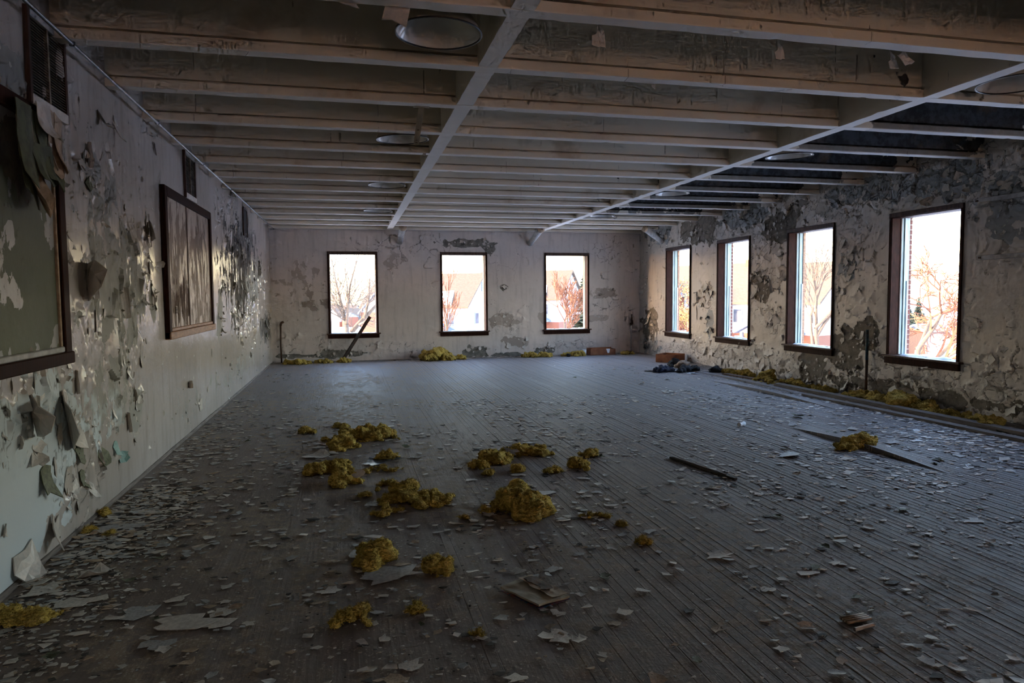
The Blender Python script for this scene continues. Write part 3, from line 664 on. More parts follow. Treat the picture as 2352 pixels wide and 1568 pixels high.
# ------------------------------------------------------------------ curled paint: shared flake meshes
def flake_mesh(name, seed, curl, m, aspect=1., th=.0016, n=9, anchored=True):
    """Irregular sheet of paint about one unit across, local +Z out; bent about its local x axis, held at its upper edge."""
    r = random.Random(seed); rad = [r.uniform(.20, .58) for _ in range(n)]; ang = [2*math.pi*(i+r.uniform(-.42, .42))/n for i in range(n)]
    pts = [(0, 0)]+[(.5*rad[i]*math.cos(ang[i])*aspect, .5*rad[i]*math.sin(ang[i])) for i in range(n)]+[(rad[i]*math.cos(ang[i])*aspect, rad[i]*math.sin(ang[i])) for i in range(n)]
    mx = max(max(abs(p[0]) for p in pts), max(abs(p[1]) for p in pts))*2; pts = [(p[0]/mx, p[1]/mx) for p in pts]
    ytop = max(p[1] for p in pts)
    def bend(x, y, off):
        s = (ytop-y) if anchored else y
        a = s*curl; tw = x*r_tw
        if abs(curl) < 1e-4: return (x, y, off+tw*y)
        R_ = 1/curl
        if anchored: return (x+off*0, ytop-(R_-off)*math.sin(a), R_-(R_-off)*math.cos(a)+tw*s)
        return (x, (R_-off)*math.sin(a), R_-(R_-off)*math.cos(a)+tw*y)
    r_tw = r.uniform(-.5, .5)*min(1, curl)*.6
    vs = [bend(x, y, th) for x, y in pts]+[bend(x, y, 0) for x, y in pts]; N = len(pts); fs = []
    for i in range(n):
        j = (i+1) % n
        fs += [(0, 1+i, 1+j), (1+i, 1+n+i, 1+n+j, 1+j), (N, N+1+j, N+1+i), (N+1+i, N+1+j, N+1+n+j, N+1+n+i), (1+n+i, N+1+n+i, N+1+n+j, 1+n+j)]
    return MB().add(vs, fs).mesh(name, m)
LM = {'L': ['wallL_flake'], 'R': [], 'F': []}
M['flL'] = mat_simple('left_wall_paint_skin', (.46, .42, .38), (.38, .36, .33), 12, .36, .2, .003)
M['flR'] = mat_simple('right_wall_paint_skin', (.56, .52, .45), (.44, .42, .38), 12, .5, .2, .003)
M['flF'] = mat_simple('far_wall_paint_skin', (.54, .49, .45), (.46, .44, .42), 12, .5, .2, .003)
FLK = {w: [flake_mesh('paint_flake', s*13+ord(w), (.35, .7, 1.2, 2.0, .5, 1.5)[s % 6], M['fl'+w], (.9, .6, 1.1, .45, 1.3)[s % 5], .02) for s in range(14)] for w in 'LRF'}
FLG = [flake_mesh('paint_flake', 300+s, (.5, .8, 1.2)[s % 3], M['chip_green'], (.9, .7, 1.1)[s % 3], .02) for s in range(4)]
FLT = [flake_mesh('paint_flake', 320+s, (.8, 1.4)[s % 2], M['chip_teal'], .9, .02) for s in range(2)]
def wall_mat(w, a, z, spin, size, asp=1., out=.001):
    if w == 'L': B = Matrix(((0, 0, 1, XL+out), (1, 0, 0, a), (0, 1, 0, z), (0, 0, 0, 1)))
    elif w == 'R': B = Matrix(((0, 0, -1, XR-out), (-1, 0, 0, a), (0, 1, 0, z), (0, 0, 0, 1)))
    else: B = Matrix(((1, 0, 0, a), (0, 0, -1, YF-out), (0, 1, 0, z), (0, 0, 0, 1)))
    return B @ Matrix.Rotation(spin, 4, 'Z') @ Matrix.Diagonal((size*asp, size, size, 1))
def blocked(w, a, z, s):
    if w == 'L':
        return any(y0-s < a < y1+s and z0-s < z < z1+s for y0, y1, z0, z1 in ((2.69, 5.165, 1.18, 2.77), (7.78, 10.25, 1.17, 2.78), (4.79, 5.37, 2.78, 3.36), (8.88, 9.47, 2.79, 3.34), (13.58, 14.1, 2.75, 3.28))) or z > 3.35
    H_, Zr = (RW, RZ) if w == 'R' else (FW, FZ)
    return any(y0-.10-s*.5 < a < y1+.10+s*.5 and Zr[0]-.2-s*.4 < z < Zr[1]+.05+s*.3 for y0, y1 in H_)
def put_flake(w, a, z, spin, size, me=None, asp=1., out=.001):
    o = link('paint_flake', me or FLK[w][fr.randrange(14)], WALLS[w]); o.matrix_world = wall_mat(w, a, z, spin, size, asp, out); return o
fr = random.Random(99)
def scatter_flakes(w, patches, n, smin, smax, uni, arange, zrange, sliver=0., nsmall=0):
    small = MB(); done = 0; tries = 0
    while done < n+nsmall and tries < 40000:
        tries += 1
        if fr.random() < uni: a, z = fr.uniform(*arange), fr.uniform(*zrange)
        else:
            p = fr.choice(patches); th = fr.uniform(0, 6.283); q = math.sqrt(fr.random())*1.1
            a, z = p[0]+p[2]*q*math.cos(th), p[1]+p[3]*q*math.sin(th)
        big = done < n; s = smin*(smax/smin)**(fr.random()**1.6) if big else fr.uniform(.02, .06)
        if not (arange[0] < a < arange[1] and zrange[0] < z < zrange[1]) or blocked(w, a, z, s*.5): continue
        sl = fr.random() < sliver
        spin = fr.choice((-1, 1))*math.pi/2+fr.gauss(0, .25) if sl else fr.gauss(0, .9)
        asp = fr.uniform(1.6, 3.2) if sl else fr.uniform(.7, 1.3)
        if sl: s *= .6
        if big: put_flake(w, a, z, spin, s, None, asp)
        else:
            mt = wall_mat(w, a, z, spin, s, asp); me = FLK[w][fr.randrange(14)]
            vs = [mt @ v.co for v in me.vertices]; N = len(vs)//2
            small.add(vs, [tuple(p.vertices) for p in me.polygons])
        done += 1
    if nsmall: tag(small.build('small_paint_flakes', M['fl'+w], WALLS[w]), kind='stuff')
scatter_flakes('L', pl, 225, .05, .20, .18, (4.2, 17.8), (.05, 3.3), .65, 380)
scatter_flakes('R', pr_, 285, .06, .26, .22, (6.4, 17.8), (.05, 3.25), .1, 520)
scatter_flakes('F', pf, 130, .05, .20, .2, (XL+.1, XR-.1), (.08, 3.2), .0, 160)
# the ones the eye finds first on the left wall
for (u, v, s, spin, me, asp) in [(202, 424, .14, .1, FLG[0], 1.1), (100, 1105, .30, .15, FLG[1], 1.2), (228, 1052, .28, .3, FLG[2], .8), (180, 1045, .20, -.3, FLG[3], .9),
        (185, 1100, .20, .1, FLG[1], 1.1), (262, 1030, .16, .0, FLT[0], 1.), (275, 1045, .14, 1.2, FLT[1], 1.), (165, 1125, .18, .2, FLK['L'][2], 1.1),
        (262, 300, .24, .1, FLK['L'][1], .8), (225, 275, .26, -.2, FLK['L'][3], .8), (170, 1000, .30, .5, FLK['L'][0], .9), (145, 985, .35, -1.3, FLK['L'][2], 1.5),
        (60, 960, .40, -1.2, FLK['L'][3], 1.6), (115, 1225, .30, -1.0, FLK['L'][1], 1.4), (55, 1300, .34, .2, FLK['L'][2], .9), (335, 530, .34, -1.5, FLK['L'][1], 2.2),
        (190, 640, .40, -1.6, FLK['L'][3], 1.8), (610, 745, .3, 0, FLG[1], 1.), (612, 770, .2, .3, FLG[0], .8), (555, 420, .3, .2, FLK['L'][2], .8), (530, 440, .35, -.2, FLG[2], .8)]:
    a, z = onL(u, v); put_flake('L', a, z, spin, s, me, asp, .004)
# torn paper and paint hanging over the top of the green board
def strip_mesh(seed, w, l, curl, m):
    """A torn strip hanging from its top edge (local +y up, +z off the wall), ragged at the bottom and rolling outwards."""
    r = random.Random(seed); nx, ny = 5, 12; top = []; ph = r.uniform(0, 6)
    for j in range(ny+1):
        t = j/ny
        for i in range(nx+1):
            s = i/nx-.5; ln = l*(1-.28*max(0, mnoise.noise((i*1.7, seed, 2.)))) * (.82+.18*math.cos(s*3)); d = t*ln; a = curl*max(0, t-.35)
            wd_ = w*(1+.25*mnoise.noise((t*3, seed, 7.))); out = .012+.05*t*math.sin(ph+s*5)*.4+(1-math.cos(a))*ln*.28+.03*t
            top.append((s*wd_+.05*w*math.sin(t*4+ph), -d*(1-.22*(1-math.cos(a))), out))
    bot = [(x, y, z-.004) for x, y, z in top]; n = len(top); fs = []
    for j in range(ny):
        for i in range(nx):
            a = j*(nx+1)+i; fs += [(a, a+nx+1, a+nx+2, a+1), (n+a+1, n+a+nx+2, n+a+nx+1, n+a)]
    for i in range(nx): a = ny*(nx+1)+i; fs.append((a, n+a, n+a+1, a+1))
    for j in range(ny): a = j*(nx+1); b_ = a+nx; fs += [(a, n+a, n+a+nx+1, a+nx+1), (b_, b_+nx+1, n+b_+nx+1, n+b_)]
    return MB().add(top+bot, fs).mesh('hanging_sheet', m)
e_sheets = [(38, 245, .34, .62, .5, 'chip_green'), (70, 262, .26, .50, 1.2, 'chip_green'), (22, 270, .20, .62, 1.5, 'chip_tan'), (88, 255, .14, .46, .9, 'chip_tan'), (100, 268, .13, .42, 1.3, 'chip_tan'), (60, 235, .20, .26, 1.8, 'chip'), (84, 330, .10, .20, .8, 'chip'), (8, 230, .2, .5, .8, 'chip_green'), (52, 330, .30, .26, 1.0, 'chip_green')]
for i, (u, v, w_, l_, cu, mt) in enumerate(e_sheets):
    a, z = onL(u, v); o = link('hanging_sheet', strip_mesh(40+i, w_, l_, cu, M[mt]), WALLS['L']); o.matrix_world = wall_mat('L', a, z, (-.1, .08, .05, -.22, -.3, .1, 0, 0, .1)[i], 1., 1., .055+.004*i)
# paint hanging from the joists
for (u, v, s) in [(910, 15, .22), (800, 5, .16), (2050, 140, .20), (2075, 130, .14), (1500, 195, .10), (1375, 85, .26), (975, 350, .10), (1790, 118, .2)]:
    x, y = onG(u, v, ZJ+.01); o = link('hanging_flake', FLK['F'][fr.randrange(14)], ceiling)
    o.matrix_world = Matrix.Translation((x, y, ZJ-.01)) @ Matrix.Rotation(math.pi/2, 4, 'X') @ Matrix.Rotation(fr.gauss(0, .4), 4, 'Z') @ Matrix.Diagonal((s*.8, s, s, 1))

# ------------------------------------------------------------------ mineral wool clumps (remeshed blobs, fuzzed)
PENDING = []
def clump(label, x, y, ln, wd, ht, ang, n, seed, z=0., name='insulation_clump', cat='insulation', mat='wool', vox=None, fuzz=True, group=None, amp=1., dens=1.):
    r = random.Random(seed); bm = bmesh.new()
    n = int(n*2.2)
    for i in range(n):
        s = (i+.5)/n-.5; px = s*ln*.82+r.gauss(0, ln*.035); py = r.gauss(0, wd*.26)+wd*.22*math.sin(s*5+seed)
        rad = ht*r.uniform(.20, .50)*(1-.5*abs(2*s)**2.5); pz = rad*r.uniform(.5, .9)+r.random()**2*max(0, ht-2*rad)*(1-abs(2*s))
        mt = Matrix.Translation((px, py, pz)) @ Matrix.Rotation(r.uniform(0, 3.1), 4, 'Z') @ Matrix.Rotation(r.gauss(0, .4), 4, 'Y') @ Matrix.Diagonal((rad*r.uniform(1.0, 2.0), rad*r.uniform(.8, 1.3), rad*r.uniform(.6, 1.05), 1))
        bmesh.ops.create_icosphere(bm, subdivisions=3, radius=1, matrix=mt)
    for i in range(n//2 if fuzz else 0):                      # ragged tufts round the foot
        a_ = r.uniform(0, 6.283); q_ = r.uniform(.75, 1.08); rad = ht*r.uniform(.07, .18)
        mt = Matrix.Translation((ln*.48*q_*math.cos(a_), wd*.5*q_*math.sin(a_), rad*.5)) @ Matrix.Rotation(r.uniform(0, 3.1), 4, 'Z') @ Matrix.Diagonal((rad*r.uniform(1, 2.6), rad, rad*.7, 1))
        bmesh.ops.create_icosphere(bm, subdivisions=2, radius=1, matrix=mt)
    me = bpy.data.meshes.new('body'); bm.to_mesh(me); bm.free()
    e = tag(empty(name, (x, y, z), ang), label, cat, group)
    b = link('body', me, e); md = b.modifiers.new('r', 'REMESH'); md.mode = 'VOXEL'; md.voxel_size = vox or max(.005, min(.014, ht*.06))
    PENDING.append((b, mat, ht, seed, fuzz, amp, dens)); return e
def finish_clumps():
    bpy.context.view_layer.update(); dg = bpy.context.evaluated_depsgraph_get()
    for b, mat, ht, seed, fuzz, amp, dens in PENDING:
        me = bpy.data.meshes.new_from_object(b.evaluated_get(dg)); old = b.data
        b.modifiers.clear(); b.data = me; me.name = 'body'; bpy.data.meshes.remove(old)
        n = len(me.vertices); co = np.empty(n*3); me.vertices.foreach_get('co', co); co = co.reshape(-1, 3)
        nm = np.empty(n*3); me.vertices.foreach_get('normal', nm); nm = nm.reshape(-1, 3)
        q = co*(1/ht)
        dsp = (fbm(q[:, 0]*2.2+q[:, 2]*1.3+50, q[:, 1]*2.2-q[:, 2]*1.7+50, seed, 4)-.5)*.42*ht*amp+(fbm(q[:, 0]*9+q[:, 2]*7+90, q[:, 1]*9+q[:, 2]*5+90, seed+3, 2)-.5)*.22*ht*amp
        co = co+nm*dsp[:, None]; co[:, 2] = np.maximum(co[:, 2], .002)
        me.vertices.foreach_set('co', co.reshape(-1)); me.materials.clear(); me.materials.append(M[mat])
        me.polygons.foreach_set('use_smooth', [True]*len(me.polygons)); me.update()
        if fuzz:
            r = np.random.default_rng(seed); k = min(n, int(dens*(350+n*.22))); ids = r.choice(n, k, replace=False); mb = MB()
            for i in ids:
                if nm[i][2] < -.3: continue
                p = Vector(co[i]); d = (Vector(nm[i])+Vector(r.normal(0, .7, 3))).normalized(); l = r.uniform(.008, .030); w = Vector(r.normal(0, 1, 3)).cross(d)
                if w.length < 1e-3: continue
                w.normalize(); w *= .0011; t = p+d*l+Vector((0, 0, -l*.25)); m_ = p+d*l*.55
                for v in (t, m_):
                    if v.z < .002: v.z = .002
                mb.add([p-w, p+w, m_+w*.8, m_-w*.8, t], [(0, 1, 2, 3), (3, 2, 4)])
            if mb.v: tag(mb.build('loose_fibres', M[mat], b.parent), kind='stuff')
WG = 'yellow insulation clumps on the floor'
def wool(label, u, v, ln, wd, ht, ang, n, seed, **k):
    x, y = onG(u, v); return clump('yellow '+label if 'insulation' in label else label, x, y, ln, wd, ht, ang, n, seed, group=WG, **k)
wool('insulation, long sprawling clump farthest back in mid floor', 838, 1008, .92, .38, .15, .05, 17, 1)
wool('insulation tuft standing in front of the long sprawling clump', 797, 1030, .21, .20, .17, 1.3, 7, 2)
wool('insulation, small wad at the left of the sprawling clump', 706, 994, .22, .12, .075, .3, 5, 3)
wool('insulation, small dull wad just behind the sprawling clump', 782, 982, .22, .14, .07, 0, 5, 4)
wool('insulation tuft lying on the dark plastic wrapper', 891, 1054, .24, .13, .085, .1, 6, 5, z=.012)
wool('insulation, bent roll at the left of the floor clumps', 752, 1083, .46, .17, .13, -.1, 9, 6)
wool('insulation, round ball in front of the bent roll', 793, 1112, .23, .2, .15, .4, 8, 7)
wool('insulation, thin flat strip trailing behind the wrapper', 868, 1082, .46, .12, .055, .12, 8, 8)
wool('insulation, thin brownish scrap between two larger clumps', 893, 1115, .25, .10, .06, -.1, 5, 9)
wool('insulation, broad flattened mat left of the big heap', 955, 1148, .62, .34, .10, .1, 20, 10)
wool('insulation, fluffy lump topping the flattened mat', 935, 1132, .17, .14, .12, .2, 5, 11, z=.02)
wool('insulation, pale lump at right of the flattened mat', 985, 1162, .22, .16, .11, -.3, 7, 12)
wool('insulation, bright tongue in front of the flattened mat', 890, 1180, .26, .12, .07, .15, 6, 13)
wool('insulation, tiny tuft at left of the flattened mat', 838, 1140, .12, .1, .06, 0, 4, 14)
wool('insulation, tiny crumb left of the big heap', 1066, 1190, .09, .06, .035, 0, 3, 15)
wool('insulation, the big rounded heap in mid floor', 1196, 1168, .46, .34, .22, -.5, 16, 16, amp=.8)
wool('insulation, long curled roll at right of the big heap', 1232, 1172, .30, .17, .13, -1.1, 7, 17, amp=.7)
wool('insulation, low strip at left of the big heap', 1128, 1172, .24, .10, .05, .2, 5, 18)
wool('insulation, smooth piece just behind the big heap', 1192, 1128, .19, .10, .07, .05, 4, 19)
wool('insulation, ridge-shaped clump with long tapering tail', 1206, 1046, .56, .17, .13, -.18, 13, 20)
wool('insulation, ragged clump beside a pale chip', 1135, 1062, .32, .22, .14, -.1, 11, 21)
wool('insulation, small lumpy wad below the ragged clump', 1100, 1074, .15, .12, .085, .3, 5, 22)
wool('insulation, small bright round ball', 1121, 1090, .10, .09, .07, 0, 4, 23)
wool('insulation, egg-shaped wad behind a white chip', 1189, 1082, .12, .10, .075, 0, 4, 24)
wool('insulation, small dumbbell-shaped wad', 1273, 1086, .19, .08, .075, -.05, 5, 25)
wool('insulation, stiff darker roll at right of the floor clumps', 1356, 1047, .25, .11, .09, .5, 6, 26, amp=.6)
wool('insulation, loose wad in front of the stiff darker roll', 1331, 1071, .16, .14, .11, -.3, 6, 27)
wool('insulation, flat brownish scrap right of the big heap', 1362, 1186, .24, .10, .045, .1, 6, 28)
wool('insulation, tiny crumb on the bare right floor', 1426, 1207, .07, .05, .045, 0, 3, 29)
wool('insulation, small yellow lump on the striped boards at right', 1476, 1247, .13, .07, .055, -.1, 4, 30)
wool('insulation tuft standing on the large grey chip', 862, 1292, .20, .15, .14, .2, 7, 31)
wool('insulation, upright tuft right of the large grey chip', 1005, 1314, .16, .13, .13, -.9, 6, 32)
wool('insulation, round dusty tuft in the near foreground', 806, 1425, .17, .13, .085, .1, 7, 33)
wool('insulation, worn brown tuft in the near foreground', 958, 1404, .11, .08, .04, 0, 4, 34)
wool('insulation, crumb in the foreground below the open booklet', 1098, 1458, .08, .05, .03, 0, 3, 35)
wool('insulation, long yellow roll cut by the left edge', 30, 1424, .50, .13, .10, -.05, 9, 36)
wool('insulation, small yellow pellet beside the left wall', 241, 1181, .10, .07, .06, -.5, 3, 37)
wool('insulation, brownish pellet in the left wall debris', 208, 1221, .10, .07, .05, .2, 3, 38)
wool('insulation, second yellow pellet in the left wall debris', 250, 1229, .09, .06, .045, .1, 3, 39)
wool('insulation, pale tuft caught on the buckled floorboard', 1945, 1034, .22, .14, .10, .3, 6, 40)
wool('insulation, dark tuft on top of the buckled floorboard', 1975, 1026, .18, .14, .16, 1., 6, 41)
wool('insulation, tuft on the loose planks near the right wall', 2008, 918, .14, .12, .12, 0, 5, 42, z=.04)
wool('insulation, scrap on the loose planks near the right edge', 2265, 982, .22, .1, .06, -.5, 4, 43, z=.04)
# along the foot of the right wall
for i, (u, v, ln, wd, ht, lab) in enumerate([
        (1700, 853, .9, .3, .13, 'clump at the right wall foot, farthest along'), (1742, 858, .7, .3, .17, 'clump at the right wall foot under the third window from far'),
        (1762, 874, .9, .28, .12, 'clump lying just out from the right wall foot'), (1812, 866, .5, .3, .24, 'upright clump by the bare plaster under a right window'),
        (1818, 880, .8, .26, .15, 'clump at the edge of bare plaster near the right wall'), (1868, 888, .6, .2, .10, 'thin clump between bare plaster and loose planks'),
        (1915, 894, .5, .24, .13, 'bright clump on the floor left of the teal pipe'), (2060, 905, .7, .3, .16, 'clump right of the teal pipe foot'),
        (2105, 912, .8, .3, .18, 'clump under the nearest window, left part'), (2165, 922, .7, .34, .30, 'tall clump under the nearest window'),
        (2225, 932, .9, .34, .20, 'clump under the nearest window, right part'), (2290, 945, .8, .3, .14, 'dark clump at the right wall foot past the nearest window'),
        (2345, 962, .4, .3, .17, 'clump cut by the right edge at the wall foot')]):
    x, y = onG(u, v, .03); x = min(x, XR-.15-wd*.5)
    clump('yellow insulation '+lab, x, y, ln*.85, wd*.72, ht*.8, math.pi/2+.1*math.sin(i*3), 9+int(ln*6), 70+i, group=WG, z=.0, dens=.6)
# along the foot of the far wall
for i, (u, ln, wd, ht, d, lab) in enumerate([
        (682, .72, .3, .15, .3, 'orange clump in the far left corner'), (742, .5, .24, .12, .22, 'clump at the far wall left of the leaning plank'),
        (790, .35, .2, .13, .22, 'clump at the foot of the leaning plank'), (1000, .72, .42, .36, .3, 'tall heap against the far wall, left of the middle window'),
        (1028, .4, .3, .22, .35, 'clump at right side of the tall far heap'), (1055, .35, .2, .13, .25, 'small clump beside the bare far plaster'),
        (1218, .45, .26, .19, .25, 'clump against the far wall between two windows'), (1252, .35, .22, .15, .28, 'clump against the far wall left of the right window'),
        (1300, .3, .2, .12, .25, 'small clump under the right far window'), (1328, .42, .24, .18, .25, 'clump beside the flat brown carton'),
        (1440, .4, .2, .12, .25, 'small clump in the far right corner')]):
    x, _ = onF(u, 800)
    d += .2; clump('yellow insulation '+lab, x*(1-d/YF), YF-d, ln, wd, ht, .05*math.sin(i*2.2), 9+int(ln*8), 110+i, group=WG, dens=.5)

# ------------------------------------------------------------------ cloth, boxes, planks
CG = 'dark clothes by the drawer'
for (u, v, ln, wd, ht, an, lab, mt, sd) in [(1523, 854, .50, .36, .19, .1, 'crumpled navy blue garment in front of the wooden drawer', 'navy', 201), (1577, 853, .66, .34, .16, .12, 'black garment bundled beside the navy blue one', 'blackcloth', 202),
        (1556, 842, .46, .3, .20, 0, 'dark garment pushed against the wooden drawer', 'blackcloth', 203), (1645, 854, .30, .22, .13, .2, 'small dark bag on the floor right of the clothes', 'blackcloth', 204)]:
    x, y = onG(u, v); clump(lab, x, y, ln, wd, ht, an-.2, 9, sd, name='garment' if sd < 204 else 'dark_bag', cat='clothes' if sd < 204 else 'bag', mat=mt, vox=.02, fuzz=False, group=CG if sd < 204 else None, amp=.8)
x, y = onG(1566, 845); clump('small tan crumpled rag among the dark clothes', x, y, .22, .16, .20, 0, 4, 205, name='rag', cat='cloth', mat='chip_tan', fuzz=False, vox=.02)
finish_clumps()
x, y = onG(1546, 833)
e = tag(empty('wooden_drawer', (x+.05, y+.25, .005), math.radians(38)), 'open orange wooden drawer lying on the floor by the right wall', 'drawer')
w, d, h = .27, .25, .19
MB().box(-w, w, -d, -d+.018, 0, h).build('front', M['cardboard'], e, bevel=.003); MB().box(-w, w, d-.018, d, 0, h).build('back', M['cardboard'], e, bevel=.003)
MB().box(-w, -w+.018, -d+.018, d-.018, 0, h).build('side', M['cardboard'], e, bevel=.003); MB().box(w-.018, w, -d+.018, d-.018, 0, h).build('side', M['cardboard'], e, bevel=.003)
MB().box(-w+.018, w-.018, -d+.018, d-.018, .01, .02).build('bottom', M['raw_wood'], e)
x, _ = onF(1380, 800)
e = tag(empty('carton', (x*.983, YF-.32, .005), .03), 'flat brown open carton against the far wall under the right window', 'carton')
w, d, h = .36, .15, .155
for n, a in (('side', (-w, w, -d, -d+.008, 0, h)), ('side', (-w, w, d-.008, d, 0, h+.03)), ('end', (-w, -w+.008, -d, d, 0, h)), ('end', (w-.008, w, -d, d, 0, h))): MB().box(*a).build(n, M['cardboard'], e)
MB().box(-w, w, -d, d, 0, .006).build('base', M['cardboard'], e)
MB().add([(w*.25, -d-.004, h), (w*.55, -d-.004, h), (w*.48, -d-.012, .05), (w*.34, -d-.012, .05), (w*.25, -d+.02, h+.006), (w*.55, -d+.02, h+.006)], [(0, 3, 2, 1), (0, 1, 5, 4)]).build('paper_flap', M['frost'], e)
x, _ = onF(1340, 800); e = tag(empty('paper_cup', (x*.983, YF-.38, .003)), 'white paper cup beside the flat brown carton', 'cup')
MB().lathe([(.001, .004), (.045, .0), (.06, .15), (.056, .15), (.043, .008), (.001, .008)], 16).build('cup', M['frost'], e, smooth=True); MB().lathe([(.058, .146), (.063, .149), (.058, .153), (.055, .15)], 16).build('rolled_lip', M['frost'], e)
# plank leaning at the far left window
b0 = hit(786, 821, 1, YF-.33); t0 = hit(850, 727, 1, YF-.09); b0[2] = .03
e = tag(empty('leaning_plank', tuple(b0)), 'dark plank leaning across the left far window', 'plank'); d = Vector(t0)-Vector(b0)
MB().bar((0, 0, 0), tuple(d), .085, .03, (0, -1, 0)).build('board', M['brown_worn'], e, bevel=.004)
MB().bar(tuple(d*.05+Vector((0, -.02, 0))), tuple(d*.62+Vector((0, -.02, 0))), .05, .012, (0, -1, 0)).build('batten', M['black_wood'], e, bevel=.002)
# stick on the bare floor
x0, y0 = onG(1541, 1054); x1, y1 = onG(1690, 1103)
e = tag(empty('floor_stick', (x0, y0, .016)), 'long black stick lying on the boards at right of the insulation', 'stick')
MB().bar((0, 0, 0), (x1-x0, y1-y0, -.004), .042, .024).build('stick', M['black_wood'], e, bevel=.004)
MB().bar((.01, -.03, .013), ((x1-x0)*.86, (y1-y0)*.86, .010), .014, .006).build('splinter', M['grey_wood'], e)
x0, y0 = onG(1480, 853); x1, y1 = onG(1566, 854)
e = tag(empty('floor_stick', (x0, y0, .012)), 'thin dark stick in front of the navy clothes', 'stick')
MB().bar((0, 0, 0), (x1-x0, y1-y0, 0), .03, .018).build('stick', M['black_wood'], e, bevel=.003)
MB().bar((.1, 0, .01), ((x1-x0)*.4, (y1-y0)*.4, .012), .012, .004).build('splinter', M['grey_wood'], e)
# loose planks along the right wall
for (xa, ya, xb, yb, w, z, lab, mt) in [(7.04, 5.2, 6.98, 9.5, .13, .030, 'long loose plank on the floor nearest to the right side, outer one', 'grey_wood'), (7.30, 5.0, 7.24, 10.6, .15, .055, 'long raised plank beside the insulation at the right wall', 'grey_wood'),
        (7.48, 10.7, 7.30, 12.4, .12, .03, 'short reddish plank piece by the right wall insulation', 'brown_worn')]:
    e = tag(empty('loose_plank', (xa, ya, z*.5+.003)), lab, 'plank'); mb = MB(); L = math.hypot(xb-xa, yb-ya); N = 16; vs = []; fs = []
    dx, dy = (xb-xa)/L, (yb-ya)/L
    for i in range(N+1):
        s = L*i/N; o = .006*mnoise.noise((s*1.3, xa, 2)); wv = .003*mnoise.noise((s*2, xa, 7))
        for q, zz_ in ((-w/2+o, -z/2), (-w/2+o, z/2+wv), (w/2+o, z/2+wv), (w/2+o, -z/2)): vs.append((dx*s+dy*q, dy*s-dx*q, zz_))
    for i in range(N):
        for j in range(4): fs.append((i*4+j, i*4+(j+1) % 4, (i+1)*4+(j+1) % 4, (i+1)*4+j))
    fs += [(3, 2, 1, 0), (N*4, N*4+1, N*4+2, N*4+3)]
    mb.add(vs, fs).build('board', M[mt], e); MB().lathe([(0.001, 0), (.008, 0), (.006, .003), (.001, .004)], 6).build('nail_head', M['rust'], e, loc=(dx*.2, dy*.2, z/2+.001))
# open booklet lying face down in the foreground
cs = [Vector((*onG(u, v), 0)) for u, v in ((1150, 1358), (1222, 1331), (1308, 1377), (1238, 1402))]
o0 = sum(cs, Vector())/4; e = tag(empty('booklet', tuple(o0)), 'worn open booklet with torn brown page in the foreground', 'booklet')
def bil(s, t): return (cs[0]*(1-s)+cs[1]*s)*(1-t)+(cs[3]*(1-s)+cs[2]*s)*t-o0
def page(n, s0, s1, t0, t1, z0, wave, m, th=.003, rag=0., seed=0):
    vs = []; fs = []; N = 12; K = 8
    for lay in (1, 0):
        for i in range(N+1):
            for j in range(K+1):
                s = s0+(s1-s0)*i/N; t = t0+(t1-t0)*j/K
                if rag and i == N: s += rag*mnoise.noise((j*1.7, seed, 1))
                if rag and i == 0: s -= rag*mnoise.noise((j*1.9, seed, 5))
                p = bil(s, t); vs.append((p.x, p.y, z0+wave*(math.sin(s*4+t)*.5+.5)+wave*.6*mnoise.noise((s*4, t*4, seed))+th*lay))
    Q = (N+1)*(K+1)
    for i in range(N):
        for j in range(K):
            a = i*(K+1)+j; fs += [(a, a+K+1, a+K+2, a+1), (Q+a+1, Q+a+K+2, Q+a+K+1, Q+a)]
    rim = [i*(K+1) for i in range(N+1)]+[N*(K+1)+j for j in range(1, K+1)]+[i*(K+1)+K for i in range(N-1, -1, -1)]+[j for j in range(K-1, 0, -1)]
    for a, b in zip(rim, rim[1:]+rim[:1]): fs.append((a, Q+a, Q+b, b) )
    return MB().add(vs, fs).build(n, m, e)
M['cover'] = mat_simple('printed_cover', (.02, .10, .18), (.30, .05, .03), 18, .3, .1, .001, (1, 4, 1))
page('cover', -.03, 1.0, .04, 1.02, .006, .004, M['cover'], .004, 0, 1); page('pages', .0, 1., 0, 1., .012, .010, M['paper'], .010, 0, 2)
page('torn_page', .52, .98, .02, .96, .030, .012, M['chip_tan'], .002, .14, 3); page('torn_page', .60, .86, .1, .7, .038, .008, M['rust'], .002, .2, 4)
# dark plastic wrapper and other scraps
def scrap(name, label, cat, u, v, size, asp, spin, m, curl, seed, z=.006, tilt=(0, 0), group=None, part=None, th=.008):
    me = flake_mesh('sheet' if not part else part, seed, curl, m, asp, th, 12, False); x, y = onG(u, v)
    e = tag(empty(name, (x, y, z), spin), label, cat, group); o = link(part or 'sheet', me, e); o.scale = (size, size, size); o.rotation_euler = (tilt[0], tilt[1], 0)
    return e
scrap('plastic_wrapper', 'shiny dark plastic wrapper under a tuft of insulation', 'wrapper', 868, 1062, .34, 1.1, .4, M['foil'], .5, 501)
scrap('plastic_wrapper', 'black plastic strip beside the shiny wrapper', 'wrapper', 910, 1054, .22, 1.4, .0, M['dark'], .8, 502)
e = scrap('box_scrap', 'small dark box scrap at the ragged insulation clump', 'scrap', 1095, 1040, .12, 1.2, .3, M['black_wood'], .2, 503, .03, (.3, .1))
scrap('paper_sheet', 'crumpled pale paper sheet beside the bent insulation roll', 'paper', 728, 1048, .30, 1.2, -.2, M['chip'], 1.0, 504, .006, (.12, 0))
scrap('paper_scrap', 'white paper scrap lying before the dark clothes', 'paper', 1590, 858, .22, 1.5, .2, M['frost'], .8, 505)
